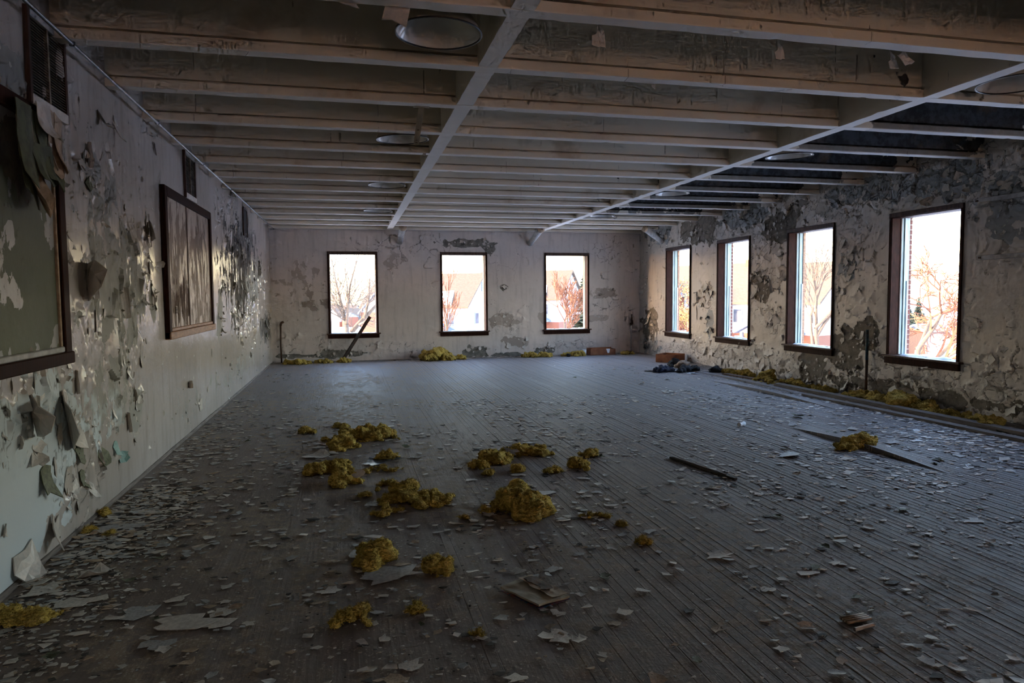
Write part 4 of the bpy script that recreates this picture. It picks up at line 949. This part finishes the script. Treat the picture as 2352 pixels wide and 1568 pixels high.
scrap('paper_scrap', 'pale flat card between the clothes and dark bag', 'paper', 1620, 852, .25, 1.6, .1, M['chip_grey'], .1, 506)
scrap('paper_scrap', 'white paper scrap by the insulation in the far left corner', 'paper', 690, 831, .22, 1.6, .1, M['frost'], .6, 507)
scrap('plastic_sheet', 'pale translucent plastic sheet on the striped boards at right', 'sheet', 1812, 1046, .30, 1.3, .2, M['chip_grey'], 1.1, 508)
x, y = onG(1966, 1426); e = tag(empty('ribbed_strip', (x, y, .012), .05), 'short tan ribbed strip on the boards in the right foreground', 'strip')
for q in range(4): MB().tube([(-.07, -.024+.016*q, .0), (.07, -.022+.016*q, .002)], .008, 7).build('rib', M['chip_tan'], e, smooth=True)
x, y = onG(1985, 1446); e = tag(empty('paint_curl', (x, y, .012), .16), 'rolled-up pale paint curl below the ribbed strip', 'paint curl')
mb = MB(); N = 22; vs = []; fs = []
for i in range(N+1):
    a = i/N*9.; r_ = .004+.008*i/N
    for s in (-.062, .062): vs.append((s, r_*math.cos(a), r_*math.sin(a)))
for i in range(N): fs.append((i*2, i*2+1, i*2+3, i*2+2))
mb.add(vs, fs).build('roll', M['chip'], e, smooth=True); MB().lathe([(.0005, 0), (.004, 0)], 6).build('core', M['chip_tan'], e)
x, y = onG(1703, 979); e = tag(empty('crushed_can', (x, y, .03), .5), 'small crushed pale can on the boards at right', 'can')
MB().tube([(-.06, 0, 0), (-.05, 0, 0), (-.02, 0, -.003), (.02, 0, -.006), (.06, 0, 0)], [.024, .028, .024, .022, .027], 12).build('body', M['white_trim'], e, smooth=True)
MB().tube([(.058, 0, 0), (.066, 0, 0)], .024, 12).build('lid', M['steel'], e)
x, y = onG(770, 829)
for (u, v, l_) in ((789, 831, 'tiny black lump on the far floor below the leaning plank'), (1306, 819, 'tiny black lump on the far floor under the right window')):
    clumpm = MB(); x, y = onG(u, v); e = tag(empty('coal_lump', (x, y, .002)), l_, 'lump')
    bm = bmesh.new(); bmesh.ops.create_icosphere(bm, subdivisions=2, radius=.06)
    for vv in bm.verts: vv.co *= 1+.5*mnoise.noise(vv.co*14+Vector((u, v, 0))); vv.co.z = max(vv.co.z*.8+.035, 0)
    me = bpy.data.meshes.new('lump'); bm.to_mesh(me); bm.free(); me.materials.append(M['dark']); link('lump', me, e)

# ------------------------------------------------------------------ paint chips on the floor
CHM = ['chip', 'chip', 'chip', 'chip_grey', 'chip_grey', 'chip_tan', 'chip_green']
CHIPS = [flake_mesh('paint_chip', 700+s, (.12, .4, .8, 1.4, .25, .55, 1.0)[s % 7], M[CHM[s % 7]], (1.2, .8, 1.6, .6, 1.)[s % 5], .014, 9, False) for s in range(28)]
def chip(label, x, y, size, spin, me, group=None, tilt=(0, 0), name='paint_chip', z=.0045):
    o = link(name, me); o.location = (x, y, z+abs(tilt[0])*size*.35+abs(tilt[1])*size*.35); o.rotation_euler = (tilt[0], tilt[1], spin); o.scale = (size,)*3
    return tag(o, label, 'paint chip', group)
big = [(415, 1432, .40, 1.9, -.03, 0, .1, 'largest pale triangular paint chip in the left foreground'), (517, 1406, .16, 1.2, .4, 0, .3, 'pale chip touching the tip of the large triangular chip'), (497, 1434, .20, 1.4, .3, 0, .2, 'folded pale chip right of the large triangular chip'),
       (402, 1378, .17, 2.4, .5, 0, .4, 'narrow pale chip behind the large triangular chip'), (362, 1482, .17, 1.4, .1, 1, .2, 'dull chip below the large triangular chip'), (515, 1383, .09, 1.6, 0, 0, .2, 'small bright oblong chip right of the narrow pale chip'),
       (522, 1349, .10, 1.2, .3, 0, .5, 'small bright chip alone behind the pale foreground chips'), (573, 1433, .09, .8, .6, 0, .2, 'small ragged upright chip right of the folded pale chip'), (190, 1382, .26, 2.0, .1, 0, .2, 'long dull chip in the debris at lower left'),
       (100, 1358, .24, 1.1, .4, 0, .5, 'broad chip in the debris beside the left wall'), (45, 1338, .28, 1.0, .8, 0, .9, 'large buckled chip at the foot of the left wall'), (210, 1322, .22, .9, .2, 0, 2.4, 'folded tent-shaped chip beside the left wall debris'),
       (315, 1408, .22, 1.2, .2, 1, .1, 'faint flat chip behind the large triangular chip'), (1292, 1466, .17, .9, .3, 0, .5, 'rounded pale chip standing out in the near foreground'), (1280, 1410, .10, .9, .8, 0, .3, 'small chip touching the corner of the open booklet'),
       (898, 1320, .38, 1.9, .15, 1, .05, 'large flat grey chip in front of an insulation tuft'), (845, 1272, .30, 1.7, .1, 1, .1, 'flat grey chip behind the insulation tuft in foreground'), (755, 1359, .15, 1.5, .0, 0, .4, 'pale chip left of the large flat grey chip'),
       (730, 1386, .12, 2.6, .1, 3, .7, 'thin curved tan chip left of the large flat grey chip'), (1272, 1308, .14, 1.1, 0, 1, .2, 'dull chip behind the open booklet'), (1410, 1433, .08, 1.5, .1, 3, .4, 'small tan chip right of the rounded pale chip'),
       (1228, 1326, .10, 1.2, .9, 1, .2, 'dull chip touching the booklet corner at its back'), (1644, 1447, .10, 1.3, 0, 3, .4, 'tan chip on dusty boards in the right foreground'), (1765, 1355, .10, 1.2, .2, 0, .5, 'squarish pale chip on the dusty boards at right'),
       (1665, 1162, .12, 1.1, .2, 0, 2.0, 'curled pale chip right of mid floor'), (1655, 1278, .24, 1.8, .1, 0, .9, 'long buckled chip with yellow fluff at right'), (1858, 1318, .14, 1.8, -.2, 0, .4, 'pale chip on the red-brown striped boards'),
       (1920, 1293, .10, 1.3, .0, 0, .9, 'small raised chip above the red-brown striped boards'), (1855, 1443, .09, 1.4, -.2, 0, 1.5, 'curled chip left of the ribbed strip'), (2240, 1197, .22, 1.6, -.2, 1, .2, 'bluish flat chip on the bare right boards'),
       (1490, 1222, .13, 1.4, .4, 1, .3, 'dull chip above the small yellow lump'), (905, 1564, .14, 1.3, 0, 3, .3, 'tan chip cut by the bottom edge'), (945, 1535, .12, 1.2, .2, 0, .2, 'pale chip close to the bottom edge'),
       (1180, 1128, .14, 1.0, .9, 0, .3, 'pale chip at the right of the smooth insulation piece'), (1247, 1132, .18, 1.1, .5, 1, .2, 'greenish grey chip right of the big insulation heap'), (1360, 1186, .20, 1.8, .1, 0, .2, 'pale chip under the flat brownish insulation scrap'),
       (1173, 1058, .20, 2.2, -.9, 1, .2, 'pale bluish chip leaning on the ragged insulation clump'), (1187, 1091, .13, 1.8, .1, 0, .2, 'white chip in front of the egg-shaped wad'), (1083, 1103, .13, 1.7, 0, 0, .4, 'pale chip left of the small bright ball'),
       (1345, 1100, .14, 1.4, .2, 1, .7, 'bent grey chip in front of the loose wad'), (290, 1210, .36, 2.6, .1, 1, .1, 'long dull chip beside the left wall pellets'), (825, 1110, .14, 1.2, -.8, 0, .5, 'pale chip leaning on the round insulation ball')]
for i, (u, v, s, asp, spin, mi, cv, lb) in enumerate(big):
    x, y = onG(u, v); m = (M['chip'], M['chip_grey'], M['chip_green'], M['chip_tan'])[mi]
    zz0 = .05 if 'under the' not in lb and ('leaning' in lb) else .0045
    chip(lb, x, y, s, spin, flake_mesh('paint_chip', 900+i, cv, m, asp, .010, 12, False), None, (.5, .2) if 'leaning' in lb else (0, 0), z=zz0)
LMK = [(onG(u, v), n) for n, u, v in [('the big insulation heap', 1196, 1168), ('the bent insulation roll', 752, 1083), ('the long sprawling insulation clump', 838, 1008), ('the flattened insulation mat', 955, 1148), ('the ridge-shaped insulation clump', 1206, 1046),
       ('the stiff darker insulation roll', 1356, 1047), ('the dumbbell-shaped wad', 1273, 1086), ('the open booklet', 1228, 1366), ('the large triangular chip', 415, 1432), ('the large flat grey chip', 898, 1320), ('the rounded pale foreground chip', 1292, 1466),
       ('the ribbed tan strip', 1966, 1426), ('the long black stick', 1615, 1078), ('the buckled floorboard', 1980, 1030), ('the translucent plastic sheet', 1812, 1046), ('the crushed can', 1703, 979), ('the tent-shaped chip', 210, 1322), ('the pellets by the left wall', 241, 1200),
       ('the small yellow lump', 1476, 1247), ('the curled pale chip', 1665, 1162), ('the bluish flat chip', 2240, 1197), ('the loose planks at right', 2150, 960), ('the dark clothes', 1560, 852), ('the far left corner', 690, 840), ('the bottom edge of the picture', 1000, 1545),
       ('the lower right picture corner', 2230, 1480), ('the left wall below the two-board opening', 470, 980), ('the round dusty tuft', 806, 1425), ('the squarish pale chip', 1765, 1355), ('the far wall windows', 1100, 850), ('the middle of the far floor', 1150, 930), ('the right edge of the picture', 2330, 1100)]]
ZN = [('left', lambda x, y: x < -.75), ('near', lambda x, y: y < 4.3 and x < 1.6), ('nright', lambda x, y: y < 5.2 and x >= 1.6), ('rightwall', lambda x, y: x > 5.0 and y < 12.5), ('mid', lambda x, y: y < 9.2), ('far', lambda x, y: True)]
quota = {'left': 52, 'near': 44, 'nright': 44, 'rightwall': 52, 'mid': 46, 'far': 14}; got = dict.fromkeys(quota, 0)
CCW = ['pale', 'pale', 'pale', 'grey', 'grey', 'tan', 'dark green']
cr = random.Random(31); tries = 0; seen = set()
def infloor(x, y):
    d = np.array([x, y, 0])-EYE; zc = d @ CF
    if zc < .5: return False
    u, v = 1176+FPX*(d @ CR)/zc, 784-FPX*(d @ CU)/zc
    return -30 < u < 2380 and v < 1590
while sum(got.values()) < sum(quota.values()) and tries < 60000:
    tries += 1; y = 2.2*(16.5/2.2)**cr.random(); x = cr.uniform(XL+.09, XR-.2)
    if not infloor(x, y): continue
    k = next(q for q in ZN if q[1](x, y))[0]
    if got[k] >= quota[k]: continue
    s = cr.uniform(.045, .11)*(1.7 if k == 'rightwall' else 1.2 if k == 'mid' else 1.)
    q = cr.randrange(28); near = min(LMK, key=lambda l: (l[0][0]-x)**2+(l[0][1]-y)**2)[1]
    lab = f"{'larger' if s > .10 else 'small' if s > .07 else 'tiny'} {'curled' if (.12, .4, .8, 1.4, .25, .55, 1.0)[q % 7] > .6 else 'flat'} {CCW[q % 7]} paint chip near {near}"
    if lab in seen: continue
    seen.add(lab); got[k] += 1
    chip(lab, x, y, s, cr.uniform(0, 6.28), CHIPS[q], 'loose paint chips strewn on the floor', (cr.gauss(0, .07), cr.gauss(0, .07)))
# crumbs: thousands of smaller chips nobody could count
ms = {'chip': MB(), 'chip_grey': MB(), 'chip_tan': MB(), 'black_wood': MB()}; made = 0; tries = 0
while made < 12500 and tries < 300000:
    tries += 1; y = 2.1*(15.5/2.1)**(cr.random()**.85); q = cr.random()
    x = XL+.06+abs(cr.gauss(0, .35)) if q < .16 else XR-.1-abs(cr.gauss(0, .8)) if q < .30 else cr.uniform(XL+.06, XR-.1)
    if made < 420: y = YF-.06-abs(cr.gauss(0, .16)); x = cr.uniform(XL+.1, XR-.1) if cr.random() < .3 else cr.uniform(2.6, XR-.1)
    if not infloor(x, y) or x > XR-.08: continue
    dn = .35+.75*mnoise.noise((x*.9, y*.6, 3.3))+(.5 if x < XL+.7 else 0)+(.25 if x > 4 and y < 11 else 0)-(.6 if y > 10.5 and x < 5 else 0)
    if made >= 420 and (cr.random() > dn or (x < XL+.8 and y > 6.3 and cr.random() < .75)): continue
    s = .006+.026*cr.random()**3; s = cr.uniform(.02, .065) if made < 420 else s if made < 9500 else cr.uniform(.016, .045)
    if made >= 9500 and not (4.6 < y < 11.5): continue
    n = cr.choice((3, 4, 4, 5)); ex = cr.uniform(.9, 1.9); a0 = cr.uniform(0, 6.28); h = .0045+.002*cr.random(); tl = cr.gauss(0, .12); tm = cr.gauss(0, .12)
    ps = [(s*cr.uniform(.35, 1.15)*math.cos(a0+6.283*i/n)*ex, s*cr.uniform(.35, 1.15)*math.sin(a0+6.283*i/n)) for i in range(n)]
    top = [(x+p[0], y+p[1], h+.001+max(0, tl*p[0]+tm*p[1])) for p in ps]; bot = [(a, b, max(.0015, c-.0022)) for a, b, c in top]
    ms[cr.choice(('chip', 'chip', 'chip', 'chip_grey', 'chip_grey', 'chip_tan', 'black_wood'))].add(top+bot, [tuple(range(n))]+[(i, i+n, (i+1) % n+n, (i+1) % n) for i in range(n)]); made += 1
names = {'chip': 'pale_paint_crumbs', 'chip_grey': 'grey_paint_crumbs', 'chip_tan': 'tan_paint_crumbs', 'black_wood': 'dark_debris_crumbs'}
labs = {'chip': 'countless tiny pale paint crumbs strewn over the floorboards', 'chip_grey': 'countless tiny grey paint crumbs strewn over the floorboards', 'chip_tan': 'countless tiny tan plaster crumbs strewn over the floorboards', 'black_wood': 'countless tiny dark dirt crumbs strewn over the floorboards'}
for k, mb in ms.items(): tag(mb.build(names[k], M[k]), labs[k], 'debris', kind='stuff')

# ------------------------------------------------------------------ outside: snowy ground, road, houses, trees
GZ = -4.3
M['siding'] = mat_simple('pale_siding', (.27, .28, .30), (.23, .24, .265), 3, .6, .3, .02, (.2, .2, 6))
M['shingle'] = mat_simple('tan_roof_shingles', (.115, .075, .048), (.085, .055, .036), 4, .85, .4, .02, (1, 1, 4))
M['slate'] = mat_simple('blue_grey_roof', (.16, .19, .23), (.11, .13, .16), 4, .8, .3, .02)
M['hbrick'] = mat_simple('house_brick', (.19, .07, .04), (.14, .05, .03), 12, .85, .4, .01, (1, 1, 3))
M['glass'] = mat_simple('dark_window_glass', (.05, .06, .08), (.08, .09, .11), 2, .1, .0)
M['bark'] = mat_simple('grey_brown_bark', (.085, .058, .04), (.13, .09, .06), 12, .85, .6, .02)
M['twig'] = mat_simple('reddish_twigs', (.20, .075, .032), (.13, .05, .022), 8, .8, .2)
M['leaf'] = mat_simple('dry_orange_leaves', (.42, .20, .05), (.22, .20, .05), 1.5, .7, .2)
M['needle'] = mat_simple('dark_needles', (.035, .055, .045), (.06, .075, .05), 3, .8, .2)
M['asphalt'] = mat_simple('wet_asphalt', (.22, .21, .21), (.16, .16, .17), 2, .7, .2)
n = 60; vs = []; fs = []
for i in range(n+1):
    for j in range(n+1):
        x, y = -260+640*i/n, -120+640*j/n; near = math.hypot(x-3, y-8) < 40
        vs.append((x, y, GZ+(0 if near else .5*mnoise.noise((x*.03, y*.03, 1)))))
for i in range(n):
    for j in range(n): fs.append((i*(n+1)+j, (i+1)*(n+1)+j, (i+1)*(n+1)+j+1, i*(n+1)+j+1))
tag(MB().add(vs, fs).build('ground', M['snow'], smooth=True), kind='structure')
mb = MB(); rp = [(-60, 58), (0, 52), (38, 46), (56, 30), (66, 0), (70, -60)]; vs = []; fs = []
for i, (x, y) in enumerate(rp):
    a = Vector(rp[min(i+1, 5)])-Vector(rp[max(i-1, 0)]); a.normalize(); q = Vector((-a.y, a.x))*2.6
    vs += [(x+q.x, y+q.y, GZ+.35), (x-q.x, y-q.y, GZ+.35), (x+q.x, y+q.y, GZ-.4), (x-q.x, y-q.y, GZ-.4)]
for i in range(5): fs += [(i*4+1, (i+1)*4+1, (i+1)*4, i*4), (i*4, (i+1)*4, (i+1)*4+2, i*4+2), (i*4+3, (i+1)*4+3, (i+1)*4+1, i*4+1)]
tag(mb.add(vs, fs).build('road', M['asphalt']), kind='structure')

def prism_roof(x0, x1, y0, y1, ze, zr, ov=.35, th=.22):
    """Gable roof, ridge along x."""
    ym = (y0+y1)/2; sl = (zr-ze)/((y1-y0)/2); a, b = y0-ov, y1+ov; zo = ze-ov*sl; x0 -= ov; x1 += ov
    vs = [(x, y, z+d) for x in (x0, x1) for d in (0, th) for y, z in ((a, zo), (ym, zr), (b, zo))]
    return vs, [(0, 1, 4, 3), (1, 2, 5, 4), (9, 10, 7, 6), (10, 11, 8, 7), (3, 4, 10, 9), (4, 5, 11, 10), (0, 6, 7, 1), (1, 7, 8, 2), (0, 3, 9, 6), (2, 8, 11, 5)]
def house():
    e = empty('townhouse'); L, D, ze, zr = 6.5, 4.5, 5.9, 9.6
    MB().box(-L, L, -D, D, 0, 2.7).build('brick_storey', M['hbrick'], e)
    MB().add([(-L, -D, 2.7), (L, -D, 2.7), (L, D, 2.7), (-L, D, 2.7), (-L, -D, ze), (L, -D, ze), (L, D, ze), (-L, D, ze), (-L, 0, zr), (L, 0, zr)],
             [(0, 1, 5, 4), (2, 3, 7, 6), (1, 2, 6, 9, 5), (3, 0, 4, 8, 7)]).build('siding_storey', M['siding'], e)
    MB().add(*prism_roof(-L, L, -D, D, ze, zr)).build('roof', M['shingle'], e)
    # cross gable on the sunny side with a snow-dusted slope
    MB().box(-L+.6, -L+4.4, -D-1.4, -D, 0, 5.2).build('bay', M['hbrick'], e)
    v, f = prism_roof(-D-1.4, -D+3.2, -1.9, 1.9, 5.2, 7.3, .25); r = MB().add([(-y_-L+2.5 if False else y_+(-L+2.5), x_, z_) for x_, y_, z_ in v], [q[::-1] for q in f]).build('bay_roof', M['slate'], e)
    MB().add([(-L+.6, -D-1.42, 5.2), (-L+4.4, -D-1.42, 5.2), (-L+2.5, -D-1.42, 7.25)], [(0, 1, 2)]).build('bay_gable', M['siding'], e)
    # porch
    MB().box(.2, 5.2, -D-2.0, -D, 0, .5).build('porch_floor', M['hbrick'], e)
    v, f = prism_roof(-D-2.2, -D+.4, -2.5, 2.5, 2.9, 4.3, .2, .15); MB().add([(y_+2.7, x_, z_) for x_, y_, z_ in v], [q[::-1] for q in f]).build('porch_roof', M['slate'], e)
    MB().add([(.4, -D-2.1, 2.9), (5., -D-2.1, 2.9), (2.7, -D-2.1, 4.2)], [(0, 1, 2)]).build('porch_gable', M['siding'], e)
    for x in (.5, 2.0, 3.6, 4.9): MB().box(x-.12, x+.12, -D-1.95, -D-1.7, .5, 2.9).build('porch_post', M['siding'], e)
    MB().box(2.2, 3.2, -D-.06, -D+.02, .5, 2.6).build('door', M['slate'], e)
    for (x, z, w, h, gab) in ((-1.2, 3.7, 1., 1.5, 0), (1.4, 3.7, 1., 1.5, 0), (4.6, 3.7, 1., 1.5, 0), (-1., 1., 1., 1.4, 0), (-1.8, 3.7, 1., 1.4, 1), (1.6, 3.7, 1., 1.4, 1), (0, 1., 1.3, 1.4, 1)):
        if gab: f = MB().box(L-.02, L+.06, x-w/2, x+w/2, z, z+h).build('window', M['siding'], e); MB().box(L+.05, L+.08, x-w/2+.1, x+w/2-.1, z+.1, z+h-.1).build('pane', M['glass'], f)
        else: f = MB().box(x-w/2, x+w/2, -D-.06, -D+.02, z, z+h).build('window', M['siding'], e); MB().box(x-w/2+.1, x+w/2-.1, -D-.08, -D-.05, z+.1, z+h-.1).build('pane', M['glass'], f)
    MB().box(L-.02, L+.05, -.3, .3, 7.6, 8.7).build('gable_vent', M['slate'], e)
    MB().box(-3.4, -2.6, -.2, .6, 8.8, 10.4).build('chimney', M['hbrick'], e)
    MB().add([(0., -D-.2, ze+.2), (4.8, -D-.2, ze+.2), (4.2, -2.6, ze+1.82), (.6, -2.9, ze+1.58), (0., -D-.2, ze+.12), (4.8, -D-.2, ze+.12)], [(0, 1, 2, 3), (4, 5, 1, 0)]).build('roof_snow', M['snow'], e)
    return e
H0 = house(); firsth = True
def place_house(u, v, ax, val, rot, sc, label):
    """Puts the near gable's peak in the given direction at the given distance."""
    global firsth
    o = H0 if firsth else copy_tree(H0); firsth = False; p = Vector(hit(u, v, ax, val)); a = math.radians(rot)
    off = Vector((6.5*math.cos(a), 6.5*math.sin(a), 0))*sc
    o.location = (p.x-off.x, p.y-off.y, GZ); o.rotation_euler = (0, 0, a); k = (p.z-GZ)/9.8; o.scale = (sc, sc, k)
    tag(o, label, 'house', 'houses outside the windows')
place_house(1311, 620, 1, 88, -38, 1., 'pale gabled house seen through the right far window')
place_house(1108, 627, 1, 70, -34, .9, 'gabled house with porch seen through the middle far window')
place_house(1735, 603, 0, 64, -62, 1.15, 'brown roofed brick house seen through the second far right-wall window')
place_house(1945, 599, 0, 42, -66, 1.0, 'brown roofed house seen through the third right-wall window')
place_house(820, 700, 1, 170, -20, .8, 'small snowy house far off behind the left bare tree')
place_house(875, 706, 1, 150, 20, .8, 'small distant house at the left far window edge')
place_house(770, 706, 1, 190, 10, .9, 'tiny distant house left of the bare tree')

def tree(name, label, base, h, seed, spread=.6, levels=5, r0=.14, mat='bark', tmat='twig', fork=.35, lean=(0, 0), kids=3, leaf=0, group='trees outside the windows', up=.25, cat='tree'):
    r = random.Random(seed); tr, tw, lf = MB(), MB(), MB()
    def grow(p, d, l, rad, lev):
        n = 3; pts = [p]; q = p.copy(); dd = d.copy()
        for i in range(n):
            dd = (dd+Vector((r.gauss(0, .12), r.gauss(0, .12), r.gauss(0, .08)+up*.12))).normalized(); q = q+dd*(l/n); pts.append(q.copy())
        (tr if lev < 2 else tw).tube([tuple(x) for x in pts], [max(.02, rad*q) for q in (1, .88, .76, .62)], 7 if lev < 2 else 3, False)
        if lev >= levels:
            if leaf:
                for _ in range(leaf):
                    c = q+Vector((r.gauss(0, .2), r.gauss(0, .2), r.gauss(0, .2))); a = Vector((r.gauss(0, 1), r.gauss(0, 1), r.gauss(0, 1))).normalized()*.06; b = a.orthogonal().normalized()*.05
                    lf.add([c-a, c+b, c+a, c-b], [(0, 1, 2, 3)])
            return
        for k in range(kids if lev else kids+1):
            t = r.uniform(.45, 1.) if k else 1.; s = pts[0].lerp(pts[-1], t) if t < 1 else pts[-1]
            side = Vector((r.gauss(0, 1), r.gauss(0, 1), r.gauss(0, .4))); side = (side-dd*side.dot(dd)).normalized()
            grow(s, (dd+side*spread*r.uniform(.5, 1.3)+Vector((0, 0, up*.4))).normalized(), l*r.uniform(.58, .82), rad*.58, lev+1)
    base = Vector(base); e = tag(empty(name, base), label, cat, group)
    grow(Vector((0, 0, 0)), Vector((lean[0], lean[1], 1)).normalized(), h*fork, r0, 0)
    tr.build('trunk', M[mat], e, smooth=True); tw.build('twigs', M[tmat], e)
    if lf.v: tag(lf.build('leaves', M['leaf'], e), kind='stuff')
    return e
def base_at(u, dist, ax): p = hit(u, 700, ax, dist); return (p[0], p[1], GZ)
def limb_tree(label, yd, limbs, seed, ntw):
    """Old tree with hand-laid limbs (picture directions taken at its own distance yd) and twigs grown from them."""
    r = random.Random(seed); b0 = Vector(hit(limbs[0][0][0], 700, 1, yd)); b0.z = GZ
    e = tag(empty('bare_tree', b0), label, 'tree', 'trees outside the windows'); tr, tw = MB(), MB()
    for q, (pts, r0, r1) in enumerate([(l[:-2], l[-2], l[-1]) for l in limbs]):
        n = len(pts); P3 = [Vector(hit(u, v, 1, yd+r.uniform(-.8, .8)*(k > 0)*(q > 0)))-b0 for k, (u, v) in enumerate(pts)]
        if q == 0: P3[0].z = -.1
        tr.tube([tuple(p) for p in P3], [.68*(r0+(r1-r0)*k/(n-1)) for k in range(n)], 7)
        for _ in range(ntw if q else 0):
            k = r.randrange(n-1); s = P3[k].lerp(P3[k+1], r.random()); d = (P3[-1]-P3[0]).normalized()
            for lev in range(2):
                dd = (d+Vector((r.gauss(0, .7), r.gauss(0, .5), r.gauss(.1, .5)))).normalized(); l = r.uniform(.5, 1.5)
                m_ = s+dd*l*.5+Vector((0, 0, .06)); t_ = s+dd*l; tw.tube([tuple(s), tuple(m_), tuple(t_)], [.016, .012, .006], 3, False); s = m_
    tr.build('trunk', M['bark'], e, smooth=True); tw.build('twigs', M['bark'], e)
limb_tree('bare many-stemmed tree filling the left far window', 34,
          [((797, 780), (796, 745), .20, .16), ((796, 750), (788, 715), (778, 672), (770, 640), (764, 605), .12, .02), ((796, 745), (800, 705), (803, 660), (815, 615), (822, 590), .11, .02), ((790, 730), (778, 705), (764, 678), (752, 660), .08, .02),
           ((798, 725), (799, 690), (797, 650), (790, 610), .07, .015), ((790, 735), (775, 725), (760, 718), (748, 700), .06, .015), ((802, 690), (812, 705), (822, 690), (835, 660), .05, .012), ((785, 712), (782, 680), (774, 655), .05, .012)], 3, 13)
limb_tree('leaning bare trunk at right of the left far window', 36,
          [((800, 780), (806, 762), .24, .22), ((800, 772), (822, 745), (845, 722), (865, 700), .21, .12), ((838, 730), (843, 705), (848, 680), (849, 640), .12, .05), ((846, 695), (856, 690), (866, 676), .07, .03), ((825, 745), (845, 735), (868, 742), .08, .03)], 5, 12)
tree('bare_tree', 'small bare tree at left of the middle far window', base_at(1030, 58, 1), 6.8, 11, .4, 5, .16, 'bark', 'twig', .42, (0, 0), 3, up=.6)
tree('bare_tree', 'rounded orange bare tree in the right far window', base_at(1303, 56, 1), 7.2, 14, .55, 6, .16, 'bark', 'twig', .36, (0, 0), 3, up=.5)
tree('bare_tree', 'pale branching tree outside the third right-wall window', base_at(1885, 30, 0), 10., 17, .55, 5, .20, 'bark', 'bark', .38, (.05, -.1), 3, up=.3)
tree('bare_tree', 'spreading bare tree outside the nearest window', base_at(2120, 27, 0), 9.0, 20, .9, 6, .2, 'bark', 'twig', .36, (-.2, .1), 3, up=.05)
tree('orange_bush', 'dense orange bush outside the nearest window', base_at(2150, 34, 0), 7.2, 23, .8, 6, .15, 'twig', 'twig', .26, (0, 0), 3, up=.1, cat='bush')
tree('leafy_bush', 'leafy orange and green bush outside the farthest right-wall window', base_at(1572, 24, 0), 8.5, 26, .7, 5, .14, 'bark', 'twig', .28, (0, 0), 3, 10, up=.1, cat='bush')
def evergreen(label, base, h, w, seed):
    r = random.Random(seed); e = tag(empty('evergreen_tree', base), label, 'tree', 'evergreens outside the windows'); mb = MB()
    MB().tube([(0, 0, 0), (0, 0, h*.5), (0, 0, h*.97)], [.22, .12, .02], 7).build('trunk', M['bark'], e)
    for i in range(420):
        t = r.random()**.8; z = h*(.08+.9*t); rr = w*(1-t)*r.uniform(.55, 1.1); a = r.uniform(0, 6.283); c = Vector((rr*math.cos(a), rr*math.sin(a), z-.25*rr))
        b = Vector((0, 0, z)); d = c-b; s = d.cross(Vector((0, 0, 1))); s = s.normalized()*max(.12, rr*.28) if s.length > 1e-4 else Vector((.1, 0, 0))
        mb.add([b, b.lerp(c, .6)+s, c, b.lerp(c, .6)-s, b.lerp(c, .6)+Vector((0, 0, -.18))], [(0, 1, 2, 4), (0, 4, 2, 3), (0, 3, 2, 1)])
    mb.build('boughs', M['needle'], e)
evergreen('dark evergreen at right of the right far window', base_at(1344, 64, 1), 9.6, 2.3, 1)
evergreen('dark evergreen far behind the orange bush', base_at(2110, 72, 0), 5.6, 2.0, 2)
evergreen('second dark evergreen far behind the spreading tree', base_at(2085, 76, 0), 5.2, 2.0, 3)
p = hit(2108, 812, 2, GZ+.2); e = tag(empty('garden_shed', (p[0], p[1], GZ), .4), 'low tan shed in the snow outside the nearest window', 'shed')
MB().box(-1., 1., -1., 1., 0, 2.3).build('walls', M['raw_wood'], e); MB().add(*prism_roof(-1., 1., -1., 1., 2.3, 2.9, .2, .12)).build('roof', M['snow'], e)
MB().box(-.4, .4, -1.04, -.98, .1, 1.9).build('door', M['siding'], e)

# unseen brick wall, added to bounce warm sunlight in through the rear windows
M['bounce_wing'] = mat_simple('bounce_wing_brick', (.50, .37, .28), (.42, .30, .22), 6, .85, .4, .01, (1, 1, 3))
bounce_wing = tag(empty('added_bounce_wall', (2., -15.5, GZ), math.atan2(.6, .8)), kind='structure')
MB().box(-15, 7.5, -.5, 0, 0, 12.).build('facade', M['bounce_wing'], bounce_wing); MB().box(-15.1, 7.6, -.55, .06, 12., 12.3).build('parapet', M['mortar'], bounce_wing)
for q in range(7): MB().box(-14+q*3.1, -12.9+q*3.1, -.02, .03, 5., 7.).build('window', M['glass'], bounce_wing)
